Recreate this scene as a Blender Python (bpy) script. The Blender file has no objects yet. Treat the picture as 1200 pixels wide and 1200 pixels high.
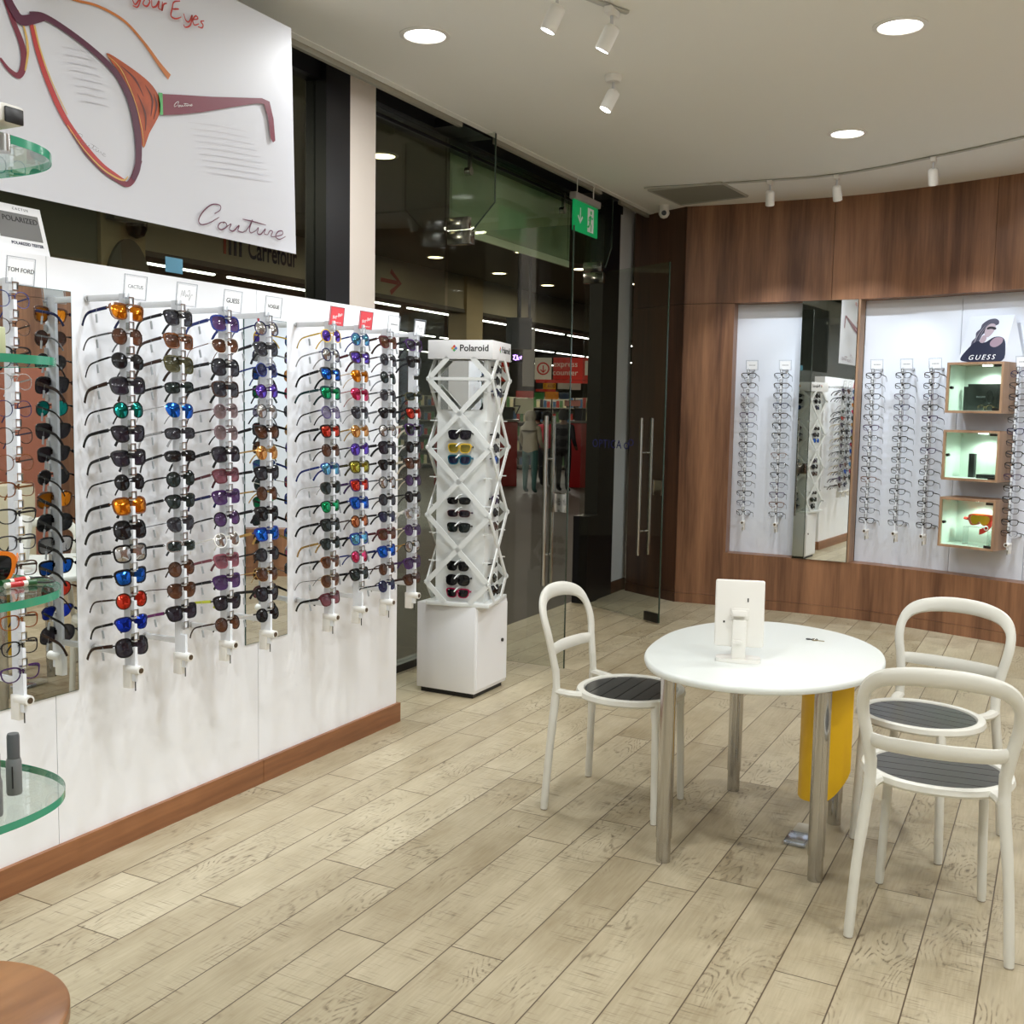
import bpy, bmesh, math, random
from mathutils import Vector, Matrix
random.seed(7)
PI = math.pi
SC = bpy.context.scene
COL = SC.collection

# ------------------------------------------------------------------ camera
FPX = 1250.0
VY = Vector((651.0, -107.0, FPX)).normalized()
_t = -0.0182
_c = -(_t * VY.x + VY.y) / VY.z
DN = Vector((_t, 1.0, _c)).normalized()
ZC = -DN
XC = VY.cross(ZC)
EYE = Vector((0, 0, 1.7))
RW = Matrix((XC, VY, ZC))          # camera (x right, y down, z forward) -> world

def ray(px, py):
    return RW @ Vector((px - 600.0, py - 600.0, FPX))
def on_x(px, py, x):
    r = ray(px, py); return EYE + r * ((x - EYE.x) / r.x)
def on_y(px, py, y):
    r = ray(px, py); return EYE + r * ((y - EYE.y) / r.y)
def on_z(px, py, z):
    r = ray(px, py); return EYE + r * ((z - EYE.z) / r.z)
def at(px, py, rng):
    r = ray(px, py); return EYE + r * (rng / math.hypot(r.x, r.y))

cam_d = bpy.data.cameras.new('camera'); cam = bpy.data.objects.new('camera', cam_d); COL.objects.link(cam)
cam_d.sensor_width = 36; cam_d.sensor_fit = 'HORIZONTAL'; cam_d.lens = FPX / 1200 * 36
cam_d.clip_start = 0.05; cam_d.clip_end = 200
M = Matrix.Identity(4)
for i in range(3):
    M[i][0] = RW[i][0]; M[i][1] = -RW[i][1]; M[i][2] = -RW[i][2]; M[i][3] = EYE[i]
cam.matrix_world = M
SC.camera = cam

# ------------------------------------------------------------------ materials
MATS = {}
def srgb(r, g, b):
    f = lambda c: c / 12.92 if c <= 0.04045 else ((c + 0.055) / 1.055) ** 2.4
    return (f(r / 255), f(g / 255), f(b / 255), 1)
def new_mat(name):
    m = bpy.data.materials.new(name); m.use_nodes = True
    nt = m.node_tree; nt.nodes.clear()
    out = nt.nodes.new('ShaderNodeOutputMaterial')
    return m, nt, out
def N(nt, typ, **kw):
    n = nt.nodes.new(typ)
    for k, v in kw.items():
        if k in n.inputs: n.inputs[k].default_value = v
        else: setattr(n, k, v)
    return n
def L(nt, a, b): nt.links.new(a, b)
def pbr(name, col, rough=0.5, metal=0.0, coat=0.0, spec=0.5, noise=0.0, nscale=20.0, bump=0.0, emit=None, estr=0.0):
    if name in MATS: return MATS[name]
    m, nt, out = new_mat(name)
    b = N(nt, 'ShaderNodeBsdfPrincipled', Roughness=rough, Metallic=metal)
    b.inputs['Base Color'].default_value = col
    b.inputs['Coat Weight'].default_value = coat
    b.inputs['Specular IOR Level'].default_value = spec
    if emit: 
        b.inputs['Emission Color'].default_value = emit; b.inputs['Emission Strength'].default_value = estr
    if noise or bump:
        tc = N(nt, 'ShaderNodeTexCoord'); no = N(nt, 'ShaderNodeTexNoise', Scale=nscale, Detail=4.0)
        L(nt, tc.outputs['Object'], no.inputs['Vector'])
        if noise:
            mx = N(nt, 'ShaderNodeMixRGB', blend_type='MULTIPLY'); mx.inputs['Fac'].default_value = noise
            mx.inputs['Color1'].default_value = col
            rp = N(nt, 'ShaderNodeValToRGB'); rp.color_ramp.elements[0].position = .3; rp.color_ramp.elements[1].position = .7
            rp.color_ramp.elements[0].color = (.35, .35, .35, 1)
            L(nt, no.outputs['Fac'], rp.inputs['Fac']); L(nt, rp.outputs['Color'], mx.inputs['Color2'])
            L(nt, mx.outputs['Color'], b.inputs['Base Color'])
        if bump:
            bp = N(nt, 'ShaderNodeBump', Strength=bump, Distance=0.002)
            L(nt, no.outputs['Fac'], bp.inputs['Height']); L(nt, bp.outputs['Normal'], b.inputs['Normal'])
    L(nt, b.outputs[0], out.inputs['Surface'])
    MATS[name] = m; return m
def emis(name, col, s):
    if name in MATS: return MATS[name]
    m, nt, out = new_mat(name)
    e = N(nt, 'ShaderNodeEmission', Strength=s); e.inputs['Color'].default_value = col
    L(nt, e.outputs[0], out.inputs['Surface']); MATS[name] = m; return m
def glass(name, tint, rough=0.0, ior=1.5, body=0.0, bodycol=(1, 1, 1, 1)):
    """thin glass: tinted see-through, mirror-like by Fresnel, optionally part diffuse body"""
    if name in MATS: return MATS[name]
    m, nt, out = new_mat(name)
    t = N(nt, 'ShaderNodeBsdfTransparent'); t.inputs['Color'].default_value = tint
    g = N(nt, 'ShaderNodeBsdfGlossy', Roughness=rough)
    f = N(nt, 'ShaderNodeFresnel', IOR=ior)
    ge = N(nt, 'ShaderNodeNewGeometry'); mr = N(nt, 'ShaderNodeMapRange')   # same reflectance from either face of the pane
    mr.inputs['To Min'].default_value = ior; mr.inputs['To Max'].default_value = 1 / ior
    L(nt, ge.outputs['Backfacing'], mr.inputs['Value']); L(nt, mr.outputs[0], f.inputs['IOR'])
    mx = N(nt, 'ShaderNodeMixShader')
    base = t
    if body:
        d = N(nt, 'ShaderNodeBsdfDiffuse'); d.inputs['Color'].default_value = bodycol
        mb = N(nt, 'ShaderNodeMixShader'); mb.inputs[0].default_value = body
        L(nt, t.outputs[0], mb.inputs[1]); L(nt, d.outputs[0], mb.inputs[2]); base = mb
    L(nt, f.outputs[0], mx.inputs[0]); L(nt, base.outputs[0], mx.inputs[1]); L(nt, g.outputs[0], mx.inputs[2])
    L(nt, mx.outputs[0], out.inputs['Surface']); MATS[name] = m; return m

def floor_mat():
    m, nt, out = new_mat('whitewashed_planks')
    tc = N(nt, 'ShaderNodeTexCoord'); sp = N(nt, 'ShaderNodeSeparateXYZ'); L(nt, tc.outputs['Object'], sp.inputs[0])
    def mth(op, a, b=None):
        n = N(nt, 'ShaderNodeMath', operation=op)
        for i, v in enumerate((a, b)):
            if v is None: continue
            if isinstance(v, (int, float)): n.inputs[i].default_value = v
            else: L(nt, v, n.inputs[i])
        return n.outputs[0]
    W, LEN = 0.1885, 1.22
    u = mth('DIVIDE', mth('ADD', sp.outputs[0], 0.134 + W * 40), W)
    iu = mth('FLOOR', u); fu = mth('FRACT', u)
    wn = N(nt, 'ShaderNodeTexWhiteNoise', noise_dimensions='1D'); L(nt, iu, wn.inputs['W'])
    v = mth('ADD', mth('DIVIDE', sp.outputs[1], LEN), mth('ADD', mth('MULTIPLY', wn.outputs['Value'], 7.3), 40))
    iv = mth('FLOOR', v); fv = mth('FRACT', v)
    cid = N(nt, 'ShaderNodeCombineXYZ'); L(nt, iu, cid.inputs[0]); L(nt, iv, cid.inputs[1])
    wn2 = N(nt, 'ShaderNodeTexWhiteNoise', noise_dimensions='3D'); L(nt, cid.outputs[0], wn2.inputs['Vector'])
    # distance to seams (metres)
    du = mth('MULTIPLY', mth('MINIMUM', fu, mth('SUBTRACT', 1.0, fu)), W)
    dv = mth('MULTIPLY', mth('MINIMUM', fv, mth('SUBTRACT', 1.0, fv)), LEN)
    d = mth('MINIMUM', du, dv)
    seam = N(nt, 'ShaderNodeMapRange', interpolation_type='SMOOTHSTEP'); seam.inputs['From Min'].default_value = 0.0008; seam.inputs['From Max'].default_value = 0.0034
    L(nt, d, seam.inputs['Value'])
    # coordinates shifted per board
    off = N(nt, 'ShaderNodeVectorMath', operation='MULTIPLY_ADD'); L(nt, wn2.outputs['Color'], off.inputs[0]); off.inputs[1].default_value = (31, 31, 31); L(nt, tc.outputs['Object'], off.inputs[2])
    def scaled(sx, sy):
        s = N(nt, 'ShaderNodeVectorMath', operation='MULTIPLY'); L(nt, off.outputs[0], s.inputs[0]); s.inputs[1].default_value = (sx, sy, 1); return s.outputs[0]
    # cathedral grain rings
    wv = N(nt, 'ShaderNodeTexNoise', Scale=1.0, Detail=2.0); L(nt, scaled(5.0, 1.5), wv.inputs['Vector'])
    ring = mth('FRACT', mth('MULTIPLY', wv.outputs['Fac'], 26.0))
    ring = mth('ABSOLUTE', mth('SUBTRACT', ring, 0.5))
    ringm = N(nt, 'ShaderNodeMapRange'); ringm.inputs['From Min'].default_value = 0.0; ringm.inputs['From Max'].default_value = 0.24; L(nt, ring, ringm.inputs['Value'])
    rmask = N(nt, 'ShaderNodeTexNoise', Scale=1.0, Detail=2.0); L(nt, scaled(4.0, 2.2), rmask.inputs['Vector'])
    rmk = N(nt, 'ShaderNodeMapRange'); rmk.inputs['From Min'].default_value = .5; rmk.inputs['From Max'].default_value = .66; L(nt, rmask.outputs['Fac'], rmk.inputs['Value'])
    brk = N(nt, 'ShaderNodeTexNoise', Scale=1.0, Detail=2.0); L(nt, scaled(90., 26.), brk.inputs['Vector'])
    brm = N(nt, 'ShaderNodeMapRange'); brm.inputs['From Min'].default_value = .42; brm.inputs['From Max'].default_value = .6; L(nt, brk.outputs['Fac'], brm.inputs['Value'])
    ringd = mth('MULTIPLY', mth('MULTIPLY', mth('SUBTRACT', 1.0, ringm.outputs[0]), rmk.outputs[0]), brm.outputs[0])
    # saw marks across the board
    saw = N(nt, 'ShaderNodeTexNoise', Scale=1.0, Detail=3.0); L(nt, scaled(7.0, 150.0), saw.inputs['Vector'])
    sawm = N(nt, 'ShaderNodeMapRange'); sawm.inputs['From Min'].default_value = .56; sawm.inputs['From Max'].default_value = .72; L(nt, saw.outputs['Fac'], sawm.inputs['Value'])
    smask = N(nt, 'ShaderNodeTexNoise', Scale=1.0, Detail=3.0); L(nt, scaled(9.0, 3.0), smask.inputs['Vector'])
    smk = N(nt, 'ShaderNodeMapRange'); smk.inputs['From Min'].default_value = .45; smk.inputs['From Max'].default_value = .62; L(nt, smask.outputs['Fac'], smk.inputs['Value'])
    sawd = mth('MULTIPLY', sawm.outputs[0], smk.outputs[0])
    fine = N(nt, 'ShaderNodeTexNoise', Scale=1.0, Detail=5.0); L(nt, scaled(120., 9.), fine.inputs['Vector'])
    blot = N(nt, 'ShaderNodeTexNoise', Scale=1.0, Detail=3.0); L(nt, scaled(6., 3.), blot.inputs['Vector'])
    ramp = N(nt, 'ShaderNodeValToRGB')
    ramp.color_ramp.elements[0].color = srgb(146, 131, 102); ramp.color_ramp.elements[0].position = .25
    ramp.color_ramp.elements[1].color = srgb(198, 187, 160); ramp.color_ramp.elements[1].position = .75
    tone = mth('ADD', mth('MULTIPLY', blot.outputs['Fac'], .55), mth('ADD', mth('MULTIPLY', fine.outputs['Fac'], .3), mth('MULTIPLY', wn2.outputs['Value'], .16)))
    L(nt, tone, ramp.inputs['Fac'])
    dark = mth('MINIMUM', mth('ADD', mth('MULTIPLY', ringd, .8), mth('MULTIPLY', sawd, .75)), .85)
    mx = N(nt, 'ShaderNodeMixRGB'); L(nt, dark, mx.inputs['Fac']); L(nt, ramp.outputs[0], mx.inputs['Color1']); mx.inputs['Color2'].default_value = srgb(82, 66, 44)
    mx2 = N(nt, 'ShaderNodeMixRGB'); L(nt, seam.outputs[0], mx2.inputs['Fac']); mx2.inputs['Color1'].default_value = srgb(78, 62, 42); L(nt, mx.outputs[0], mx2.inputs['Color2'])
    b = N(nt, 'ShaderNodeBsdfPrincipled'); L(nt, mx2.outputs[0], b.inputs['Base Color'])
    rr = N(nt, 'ShaderNodeMapRange'); rr.inputs['To Min'].default_value = .3; rr.inputs['To Max'].default_value = .52; L(nt, blot.outputs['Fac'], rr.inputs['Value']); L(nt, rr.outputs[0], b.inputs['Roughness'])
    b.inputs['Specular IOR Level'].default_value = .4
    h = mth('ADD', mth('MULTIPLY', seam.outputs[0], 1.0), mth('MULTIPLY', dark, -.5))
    bp = N(nt, 'ShaderNodeBump', Strength=.35, Distance=.002); L(nt, h, bp.inputs['Height']); L(nt, bp.outputs[0], b.inputs['Normal'])
    L(nt, b.outputs[0], out.inputs['Surface']); return m

def wood_mat(name, c1, c2, scale=(9, 9, .55), rough=.38, fine=60):
    if name in MATS: return MATS[name]
    m, nt, out = new_mat(name)
    tc = N(nt, 'ShaderNodeTexCoord')
    def sc(v):
        s = N(nt, 'ShaderNodeVectorMath', operation='MULTIPLY'); L(nt, tc.outputs['Object'], s.inputs[0]); s.inputs[1].default_value = v; return s.outputs[0]
    a = N(nt, 'ShaderNodeTexNoise', Scale=1.0, Detail=3.0, Distortion=.4); L(nt, sc(scale), a.inputs['Vector'])
    f = N(nt, 'ShaderNodeTexNoise', Scale=1.0, Detail=4.0); L(nt, sc(tuple(s * fine / 9 for s in scale)), f.inputs['Vector'])
    w = N(nt, 'ShaderNodeTexNoise', Scale=1.0, Detail=0.0); L(nt, sc(tuple(s * .45 if s > 2 else s * .02 for s in scale)), w.inputs['Vector'])
    ad = N(nt, 'ShaderNodeMath', operation='MULTIPLY_ADD'); L(nt, f.outputs['Fac'], ad.inputs[0]); ad.inputs[1].default_value = .45; L(nt, a.outputs['Fac'], ad.inputs[2])
    ad2 = N(nt, 'ShaderNodeMath', operation='MULTIPLY_ADD'); L(nt, w.outputs['Fac'], ad2.inputs[0]); ad2.inputs[1].default_value = .6; L(nt, ad.outputs[0], ad2.inputs[2])
    r = N(nt, 'ShaderNodeValToRGB'); r.color_ramp.elements[0].position = .72; r.color_ramp.elements[1].position = 1.28 if False else 1.0
    r.color_ramp.elements[0].color = c1; r.color_ramp.elements[1].color = c2
    mr = N(nt, 'ShaderNodeMapRange'); mr.inputs['From Min'].default_value = .72; mr.inputs['From Max'].default_value = 1.32; L(nt, ad2.outputs[0], mr.inputs['Value'])
    r.color_ramp.elements[0].position = 0.0
    L(nt, mr.outputs[0], r.inputs['Fac'])
    b = N(nt, 'ShaderNodeBsdfPrincipled', Roughness=rough); L(nt, r.outputs[0], b.inputs['Base Color'])
    L(nt, b.outputs[0], out.inputs['Surface']); MATS[name] = m; return m

WHITE = pbr('white_laminate', srgb(236, 237, 240), .35)
NICHEW = pbr('cool_white_board', srgb(228, 233, 242), .45)
PLASTIC = pbr('white_plastic', srgb(232, 230, 224), .32)
CHAIRW = pbr('chair_white', srgb(218, 217, 208), .38)
TABLEW = pbr('table_white', srgb(228, 233, 230), .34)
CEILM = pbr('ceiling_paint', srgb(240, 240, 234), .85)
PAINT = pbr('wall_paint', srgb(214, 216, 218), .7)
COLUMN = pbr('column_paint', srgb(232, 222, 212), .6)
BLACK = pbr('black_frame', srgb(18, 18, 22), .35)
CHROME = pbr('chrome', (.62, .62, .62, 1), .16, 1.0)
STEEL = pbr('brushed_steel', (.5, .49, .47, 1), .15, 1.0)
ALU = pbr('aluminium', srgb(205, 206, 208), .4, .35)
DARKM = pbr('dark_metal', srgb(50, 48, 44), .35, .6)
MIRROR = pbr('mirror_silver', (.86, .89, .88, 1), .012, 1.0)
MEDGE = pbr('mirror_green_edge', srgb(38, 82, 76), .2)
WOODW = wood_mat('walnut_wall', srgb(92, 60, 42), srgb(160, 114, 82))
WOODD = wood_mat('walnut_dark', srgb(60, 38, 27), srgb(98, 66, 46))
WOODB = wood_mat('baseboard_wood', srgb(112, 70, 44), srgb(166, 112, 72), scale=(9, .6, 9), rough=.4)
WOODT = wood_mat('table_wood', srgb(116, 74, 44), srgb(176, 124, 82), scale=(7, 1.2, 7), rough=.35)
WOODX = wood_mat('box_wood', srgb(128, 98, 74), srgb(172, 138, 108), scale=(12, 12, 1.0), rough=.5)
GLASS = glass('clear_glass', (.80, .84, .80, 1))
DOORG = glass('door_glass', (.86, .88, .86, 1))
SHELFG = glass('shelf_glass', (.93, .985, .96, 1))
GREENEDGE = pbr('green_glass_edge', srgb(56, 158, 126), .15, spec=.8)
TRANSOMG = glass('transom_glass', (.8, .85, .8, 1))
ACRYL = glass('clear_acrylic', (.97, .975, .98, 1))
TEXTK = pbr('print_black', srgb(22, 22, 26), .5)
TEXTG = pbr('print_grey', srgb(120, 122, 128), .5)
TEXTN = pbr('print_navy', srgb(30, 36, 66), .5)
TEXTW = pbr('print_white', srgb(240, 240, 240), .5)

# ------------------------------------------------------------------ mesh builder
class MB:
    def __init__(s): s.v = []; s.f = []; s.m = []; s.cur = 0
    def _add(s, vs, fs):
        o = len(s.v); s.v += [tuple(v) for v in vs]; s.f += [tuple(o + i for i in f) for f in fs]; s.m += [s.cur] * len(fs)
        return s
    def box(s, a, b, M=None, bevel=0.0, seg=2):
        a = Vector(a); b = Vector(b)
        if bevel <= 0:
            vs = [Vector((x, y, z)) for x in (a.x, b.x) for y in (a.y, b.y) for z in (a.z, b.z)]
            fs = [(0, 1, 3, 2), (4, 6, 7, 5), (0, 4, 5, 1), (2, 3, 7, 6), (0, 2, 6, 4), (1, 5, 7, 3)]
        else:
            bm = bmesh.new(); bmesh.ops.create_cube(bm, size=1)
            for v in bm.verts:
                v.co = Vector(((a[i] + b[i]) / 2 + v.co[i] * (b[i] - a[i]) for i in range(3)))
            bmesh.ops.bevel(bm, geom=list(bm.edges), offset=bevel, segments=seg, affect='EDGES', profile=.5)
            bm.verts.index_update()
            vs = [v.co.copy() for v in bm.verts]; fs = [tuple(v.index for v in f.verts) for f in bm.faces]; bm.free()
        if M is not None: vs = [M @ v for v in vs]
        return s._add(vs, fs)
    def prism(s, pts, z0, z1, M=None):
        n = len(pts)
        vs = [Vector((p[0], p[1], z0)) for p in pts] + [Vector((p[0], p[1], z1)) for p in pts]
        fs = [tuple(range(n))[::-1], tuple(range(n, 2 * n))] + [(i, (i + 1) % n, n + (i + 1) % n, n + i) for i in range(n)]
        if M is not None: vs = [M @ v for v in vs]
        return s._add(vs, fs)
    def lathe(s, prof, M=None, n=24, cap=True):
        vs = []; fs = []
        for (r, z) in prof:
            for k in range(n):
                a = 2 * PI * k / n; vs.append(Vector((r * math.cos(a), r * math.sin(a), z)))
        for i in range(len(prof) - 1):
            for k in range(n):
                fs.append((i * n + k, i * n + (k + 1) % n, (i + 1) * n + (k + 1) % n, (i + 1) * n + k))
        if cap:
            fs.append(tuple(range(n))[::-1]); fs.append(tuple((len(prof) - 1) * n + k for k in range(n)))
        if M is not None: vs = [M @ v for v in vs]
        return s._add(vs, fs)
    def tube(s, pts, rad, n=8, closed=False, flat=1.0, up=None, M=None):
        """tube along pts; rad number or list; flat scales the section along the second axis"""
        P = [Vector(p) for p in pts]; m = len(P)
        R = rad if isinstance(rad, (list, tuple)) else [rad] * m
        vs = []; fs = []; prev = None
        for i in range(m):
            if closed: t = (P[(i + 1) % m] - P[i - 1]).normalized()
            else: t = (P[min(i + 1, m - 1)] - P[max(i - 1, 0)]).normalized()
            if up is not None: ref = Vector(up)
            elif prev is not None: ref = prev
            else: ref = Vector((0, 0, 1)) if abs(t.z) < .9 else Vector((1, 0, 0))
            b = (ref - t * ref.dot(t)).normalized(); a = b.cross(t)
            prev = b
            for k in range(n):
                th = 2 * PI * k / n
                r = R[i]
                ra, rb = (r if not isinstance(r, (list, tuple)) else r[0]), (r * flat if not isinstance(r, (list, tuple)) else r[1])
                vs.append(P[i] + a * (ra * math.cos(th)) + b * (rb * math.sin(th)))
        rng = m if closed else m - 1
        for i in range(rng):
            for k in range(n):
                j = (i + 1) % m
                fs.append((i * n + k, i * n + (k + 1) % n, j * n + (k + 1) % n, j * n + k))
        if not closed:
            fs.append(tuple(range(n))[::-1]); fs.append(tuple((m - 1) * n + k for k in range(n)))
        if M is not None: vs = [M @ v for v in vs]
        return s._add(vs, fs)
    def cyl(s, a, b, r, n=16): return s.tube([a, b], r, n)
    def ribbon(s, pts, w, O, U, V, h=0.0):
        """flat stroke in the plane O + x U + y V; w number or list"""
        m = len(pts); W = w if isinstance(w, (list, tuple)) else [w] * m
        vs = []; fs = []
        nrm = U.cross(V).normalized()
        for i in range(m):
            a = Vector(pts[max(i - 1, 0)]); b = Vector(pts[min(i + 1, m - 1)]); t = (b - a)
            t = t.normalized() if t.length > 1e-9 else Vector((1, 0))
            n = Vector((-t.y, t.x))
            for sg in (.5, -.5):
                q = Vector(pts[i]) + n * (W[i] * sg)
                vs.append(O + U * q.x + V * q.y + nrm * h)
        for i in range(m - 1): fs.append((2 * i, 2 * i + 1, 2 * i + 3, 2 * i + 2))
        return s._add(vs, fs)
    def poly(s, vs): return s._add(vs, [tuple(range(len(vs)))])
    def mesh(s, name, mats, smooth=40):
        me = bpy.data.meshes.new(name); me.from_pydata(s.v, [], s.f)
        for m in (mats if isinstance(mats, (list, tuple)) else [mats]): me.materials.append(m)
        me.polygons.foreach_set('material_index', s.m)
        bm = bmesh.new(); bm.from_mesh(me); bmesh.ops.recalc_face_normals(bm, faces=bm.faces); bm.to_mesh(me); bm.free()
        if smooth:
            me.polygons.foreach_set('use_smooth', [True] * len(me.polygons)); me.set_sharp_from_angle(angle=math.radians(smooth))
        me.update(); return me

def parent_to(o, p):
    o.parent = p
    if p is not None: o.matrix_parent_inverse = Matrix.Identity(4)
def obj(name, mb, mat, parent=None, smooth=40, world=False, label=None):
    """one mesh object; world=True: vertices are given in world space although it has a parent"""
    me = mb if isinstance(mb, bpy.types.Mesh) else mb.mesh(name, mat, smooth)
    o = bpy.data.objects.new(name, me); COL.objects.link(o)
    if parent is not None:
        o.parent = parent
        if world: o.matrix_parent_inverse = wm(parent).inverted()
    if label: o['label'] = label
    return o
def wm(o):
    m = Matrix.LocRotScale(o.location, o.rotation_euler, o.scale)
    if o.parent is not None: m = wm(o.parent) @ o.matrix_parent_inverse @ m
    return m
def thing(name, label, cat, loc=(0, 0, 0), rotz=0.0, group=None):
    o = bpy.data.objects.new(name, None); COL.objects.link(o); o.empty_display_size = .1
    o.location = loc; o.rotation_euler = (0, 0, rotz); o['label'] = label; o['category'] = cat
    if group: o['group'] = group
    return o
def tag(o, label, cat, group=None, kind=None):
    o['label'] = label; o['category'] = cat
    if group: o['group'] = group
    if kind: o['kind'] = kind
    return o
def struct(name, mb, mat, smooth=40):
    o = obj(name, mb, mat, None, smooth); o['kind'] = 'structure'; o['label'] = name.replace('_', ' '); o['category'] = name.split('_')[0]; return o
def rot(o): return Matrix.Translation(o)
def frame(O, U, V):
    U = Vector(U).normalized(); V = Vector(V).normalized(); W = U.cross(V)
    m = Matrix.Identity(4)
    for i in range(3): m[i][0] = U[i]; m[i][1] = V[i]; m[i][2] = W[i]; m[i][3] = O[i]
    return m
def text_mesh(body, size, align='CENTER', ext=.0004, shear=0.0, sx=1.0, bold=0.0, spacing=1.0):
    c = bpy.data.curves.new('text', 'FONT'); c.body = body; c.size = size; c.align_x = align; c.align_y = 'CENTER'; c.extrude = ext; c.shear = shear; c.offset = bold; c.space_character = spacing
    c.resolution_u = 3
    o = bpy.data.objects.new('text', c); COL.objects.link(o)
    dg = bpy.context.evaluated_depsgraph_get(); dg.update()
    me = bpy.data.meshes.new_from_object(o.evaluated_get(dg))
    bpy.data.objects.remove(o); bpy.data.curves.remove(c)
    if sx != 1.0:
        for v in me.vertices: v.co.x *= sx
    return me
def text(name, body, size, mat, parent, F, **kw):
    """lettering placed with its plane on frame F, world space"""
    me = text_mesh(body, size, **kw); me.transform(F); me.materials.clear(); me.materials.append(mat); me.name = name
    return obj(name, me, None, parent, world=True)
def smoothpath(pts, sub=6, closed=False):
    P = [Vector(p) for p in pts]; n = len(P); out = []
    rng = n if closed else n - 1
    for i in range(rng):
        p0 = P[(i - 1) % n] if closed or i > 0 else P[0]; p1 = P[i]; p2 = P[(i + 1) % n]; p3 = P[(i + 2) % n] if closed or i + 2 < n else P[-1]
        for k in range(sub):
            t = k / sub
            out.append(.5 * ((2 * p1) + (p2 - p0) * t + (2 * p0 - 5 * p1 + 4 * p2 - p3) * t * t + (3 * p1 - p0 - 3 * p2 + p3) * t ** 3))
    if not closed: out.append(P[-1])
    return out

# ------------------------------------------------------------------ setting
FL = MB().box((-3.86, -3.2, -.06), (4.2, 10.2, 0)); struct('floor', FL, floor_mat())
CEZ = 3.51
WP = [(-3.07, 9.19), (-2.75, 9.225), (-2.4, 9.245), (-2.05, 9.25), (-1.7, 9.24), (-1.4, 9.2), (-1.15, 9.135), (-.9, 9.055), (-.4, 8.87), (.1, 8.65), (.7, 8.32), (1.3, 7.9), (1.9, 7.3), (2.4, 6.6), (2.9, 5.7), (3.3, 4.6)]
WPS = smoothpath([(x, y, 0) for x, y in WP], 4)
WPS[-1] = Vector((3.3, 4.6, 0))
def plan(x):
    for a, b in zip(WPS, WPS[1:]):
        if a.x <= x <= b.x + 1e-9:
            t = (x - a.x) / (b.x - a.x); return a.lerp(b, t)
    return WPS[-1].copy() if x > 0 else WPS[0].copy()
def tang(x):
    return (plan(min(x + .15, 3.29)) - plan(max(x - .15, -3.069))).normalized()
def nin(x):
    t = tang(x); return Vector((t.y, -t.x, 0))          # towards the room
def strip(mb, x0, x1, z0, z1, off, th):
    """a slab that follows the curved wall between x0 and x1; off metres behind the front, th thick"""
    xs = [x0] + [p.x for p in WPS if x0 + .01 < p.x < x1 - .01] + [x1]
    n = len(xs); vs = []
    for x in xs:
        p = plan(x); w = nin(x); a = p - w * off; b = p - w * (off + th)
        for q in (a, b):
            for z in (z0, z1): vs.append((q.x, q.y, z))
    fs = []
    for i in range(n - 1):
        k = 4 * i; fs += [(k, k + 4, k + 5, k + 1), (k + 2, k + 3, k + 7, k + 6), (k + 1, k + 5, k + 7, k + 3), (k, k + 2, k + 6, k + 4)]
    fs += [(0, 1, 3, 2), (4 * n - 4, 4 * n - 2, 4 * n - 1, 4 * n - 3)]
    return mb._add(vs, fs)
NX0, NX1, NZ0, NZ1 = -2.63, 1.2, .475, 2.665
wb = MB()
strip(wb, -3.07, NX0, .085, NZ1 - .002, 0, .16); strip(wb, -3.07, -1.813, NZ1 + .002, CEZ + .06, 0, .16); strip(wb, -1.809, -.562, NZ1 + .002, CEZ + .06, 0, .16); strip(wb, -.558, .69, NZ1 + .002, CEZ + .06, 0, .16); strip(wb, .694, 3.3, NZ1 + .002, CEZ + .06, 0, .16)
strip(wb, NX0, NX1, .085, NZ0, 0, .16); strip(wb, NX1, 3.3, .085, NZ1 - .002, 0, .16)
struct('wall_back', wb, WOODW, 25)
struct('baseboard_back', strip(MB(), -3.07, 3.3, 0, .083, -.004, .03), WOODW, 25)
nb = MB()
strip(nb, NX0, -2.05, NZ0, NZ1, .160, .03); strip(nb, -1.57, -.84, NZ0, NZ1, .160, .03); strip(nb, -.836, -.3, NZ0, NZ1, .160, .03); strip(nb, -.296, NX1, NZ0, NZ1, .160, .03)
struct('wall_niche', nb, NICHEW, 25)
tr = MB(); strip(tr, -1.583, -1.565, NZ0, NZ1, -.004, .13); struct('trim_1', tr, WOODX)
# dark return of the wood wall, pale side strip and its baseboard
def seg(mb, a, b, z0, z1, th):
    a = Vector((a[0], a[1], 0)); b = Vector((b[0], b[1], 0)); t = (b - a).normalized(); n = Vector((-t.y, t.x, 0))
    vs = [];
    for p in (a, b, b + n * th, a + n * th): vs.append((p.x, p.y))
    return mb.prism(vs, z0, z1)
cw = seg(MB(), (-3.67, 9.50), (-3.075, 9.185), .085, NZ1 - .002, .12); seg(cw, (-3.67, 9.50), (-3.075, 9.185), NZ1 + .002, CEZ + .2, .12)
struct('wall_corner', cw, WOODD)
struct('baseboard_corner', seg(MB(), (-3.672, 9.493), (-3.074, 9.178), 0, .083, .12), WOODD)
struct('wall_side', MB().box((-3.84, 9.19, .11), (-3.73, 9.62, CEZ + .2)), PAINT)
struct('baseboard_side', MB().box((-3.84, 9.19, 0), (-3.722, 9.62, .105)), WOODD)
ce = MB().prism([(-3.45, -3.2), (4.2, -3.2), (4.2, 10.2), (-3.45, 10.2)], CEZ, CEZ + .06)
ce.box((-3.5, -3.2, CEZ - .004), (-3.45, 10.2, CEZ + .10))
struct('ceiling', ce, CEILM, 0)
struct('trim_3', MB().box((-3.53, -3.2, CEZ - .032), (-3.502, 6.0, CEZ + .10)).box((-3.53, 6.45, CEZ - .032), (-3.502, 8.28, CEZ + .10)).box((-3.53, 8.7, CEZ - .032), (-3.502, 9.4, CEZ + .10)), pbr('soffit_paint', srgb(150, 146, 132), .7))
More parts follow.
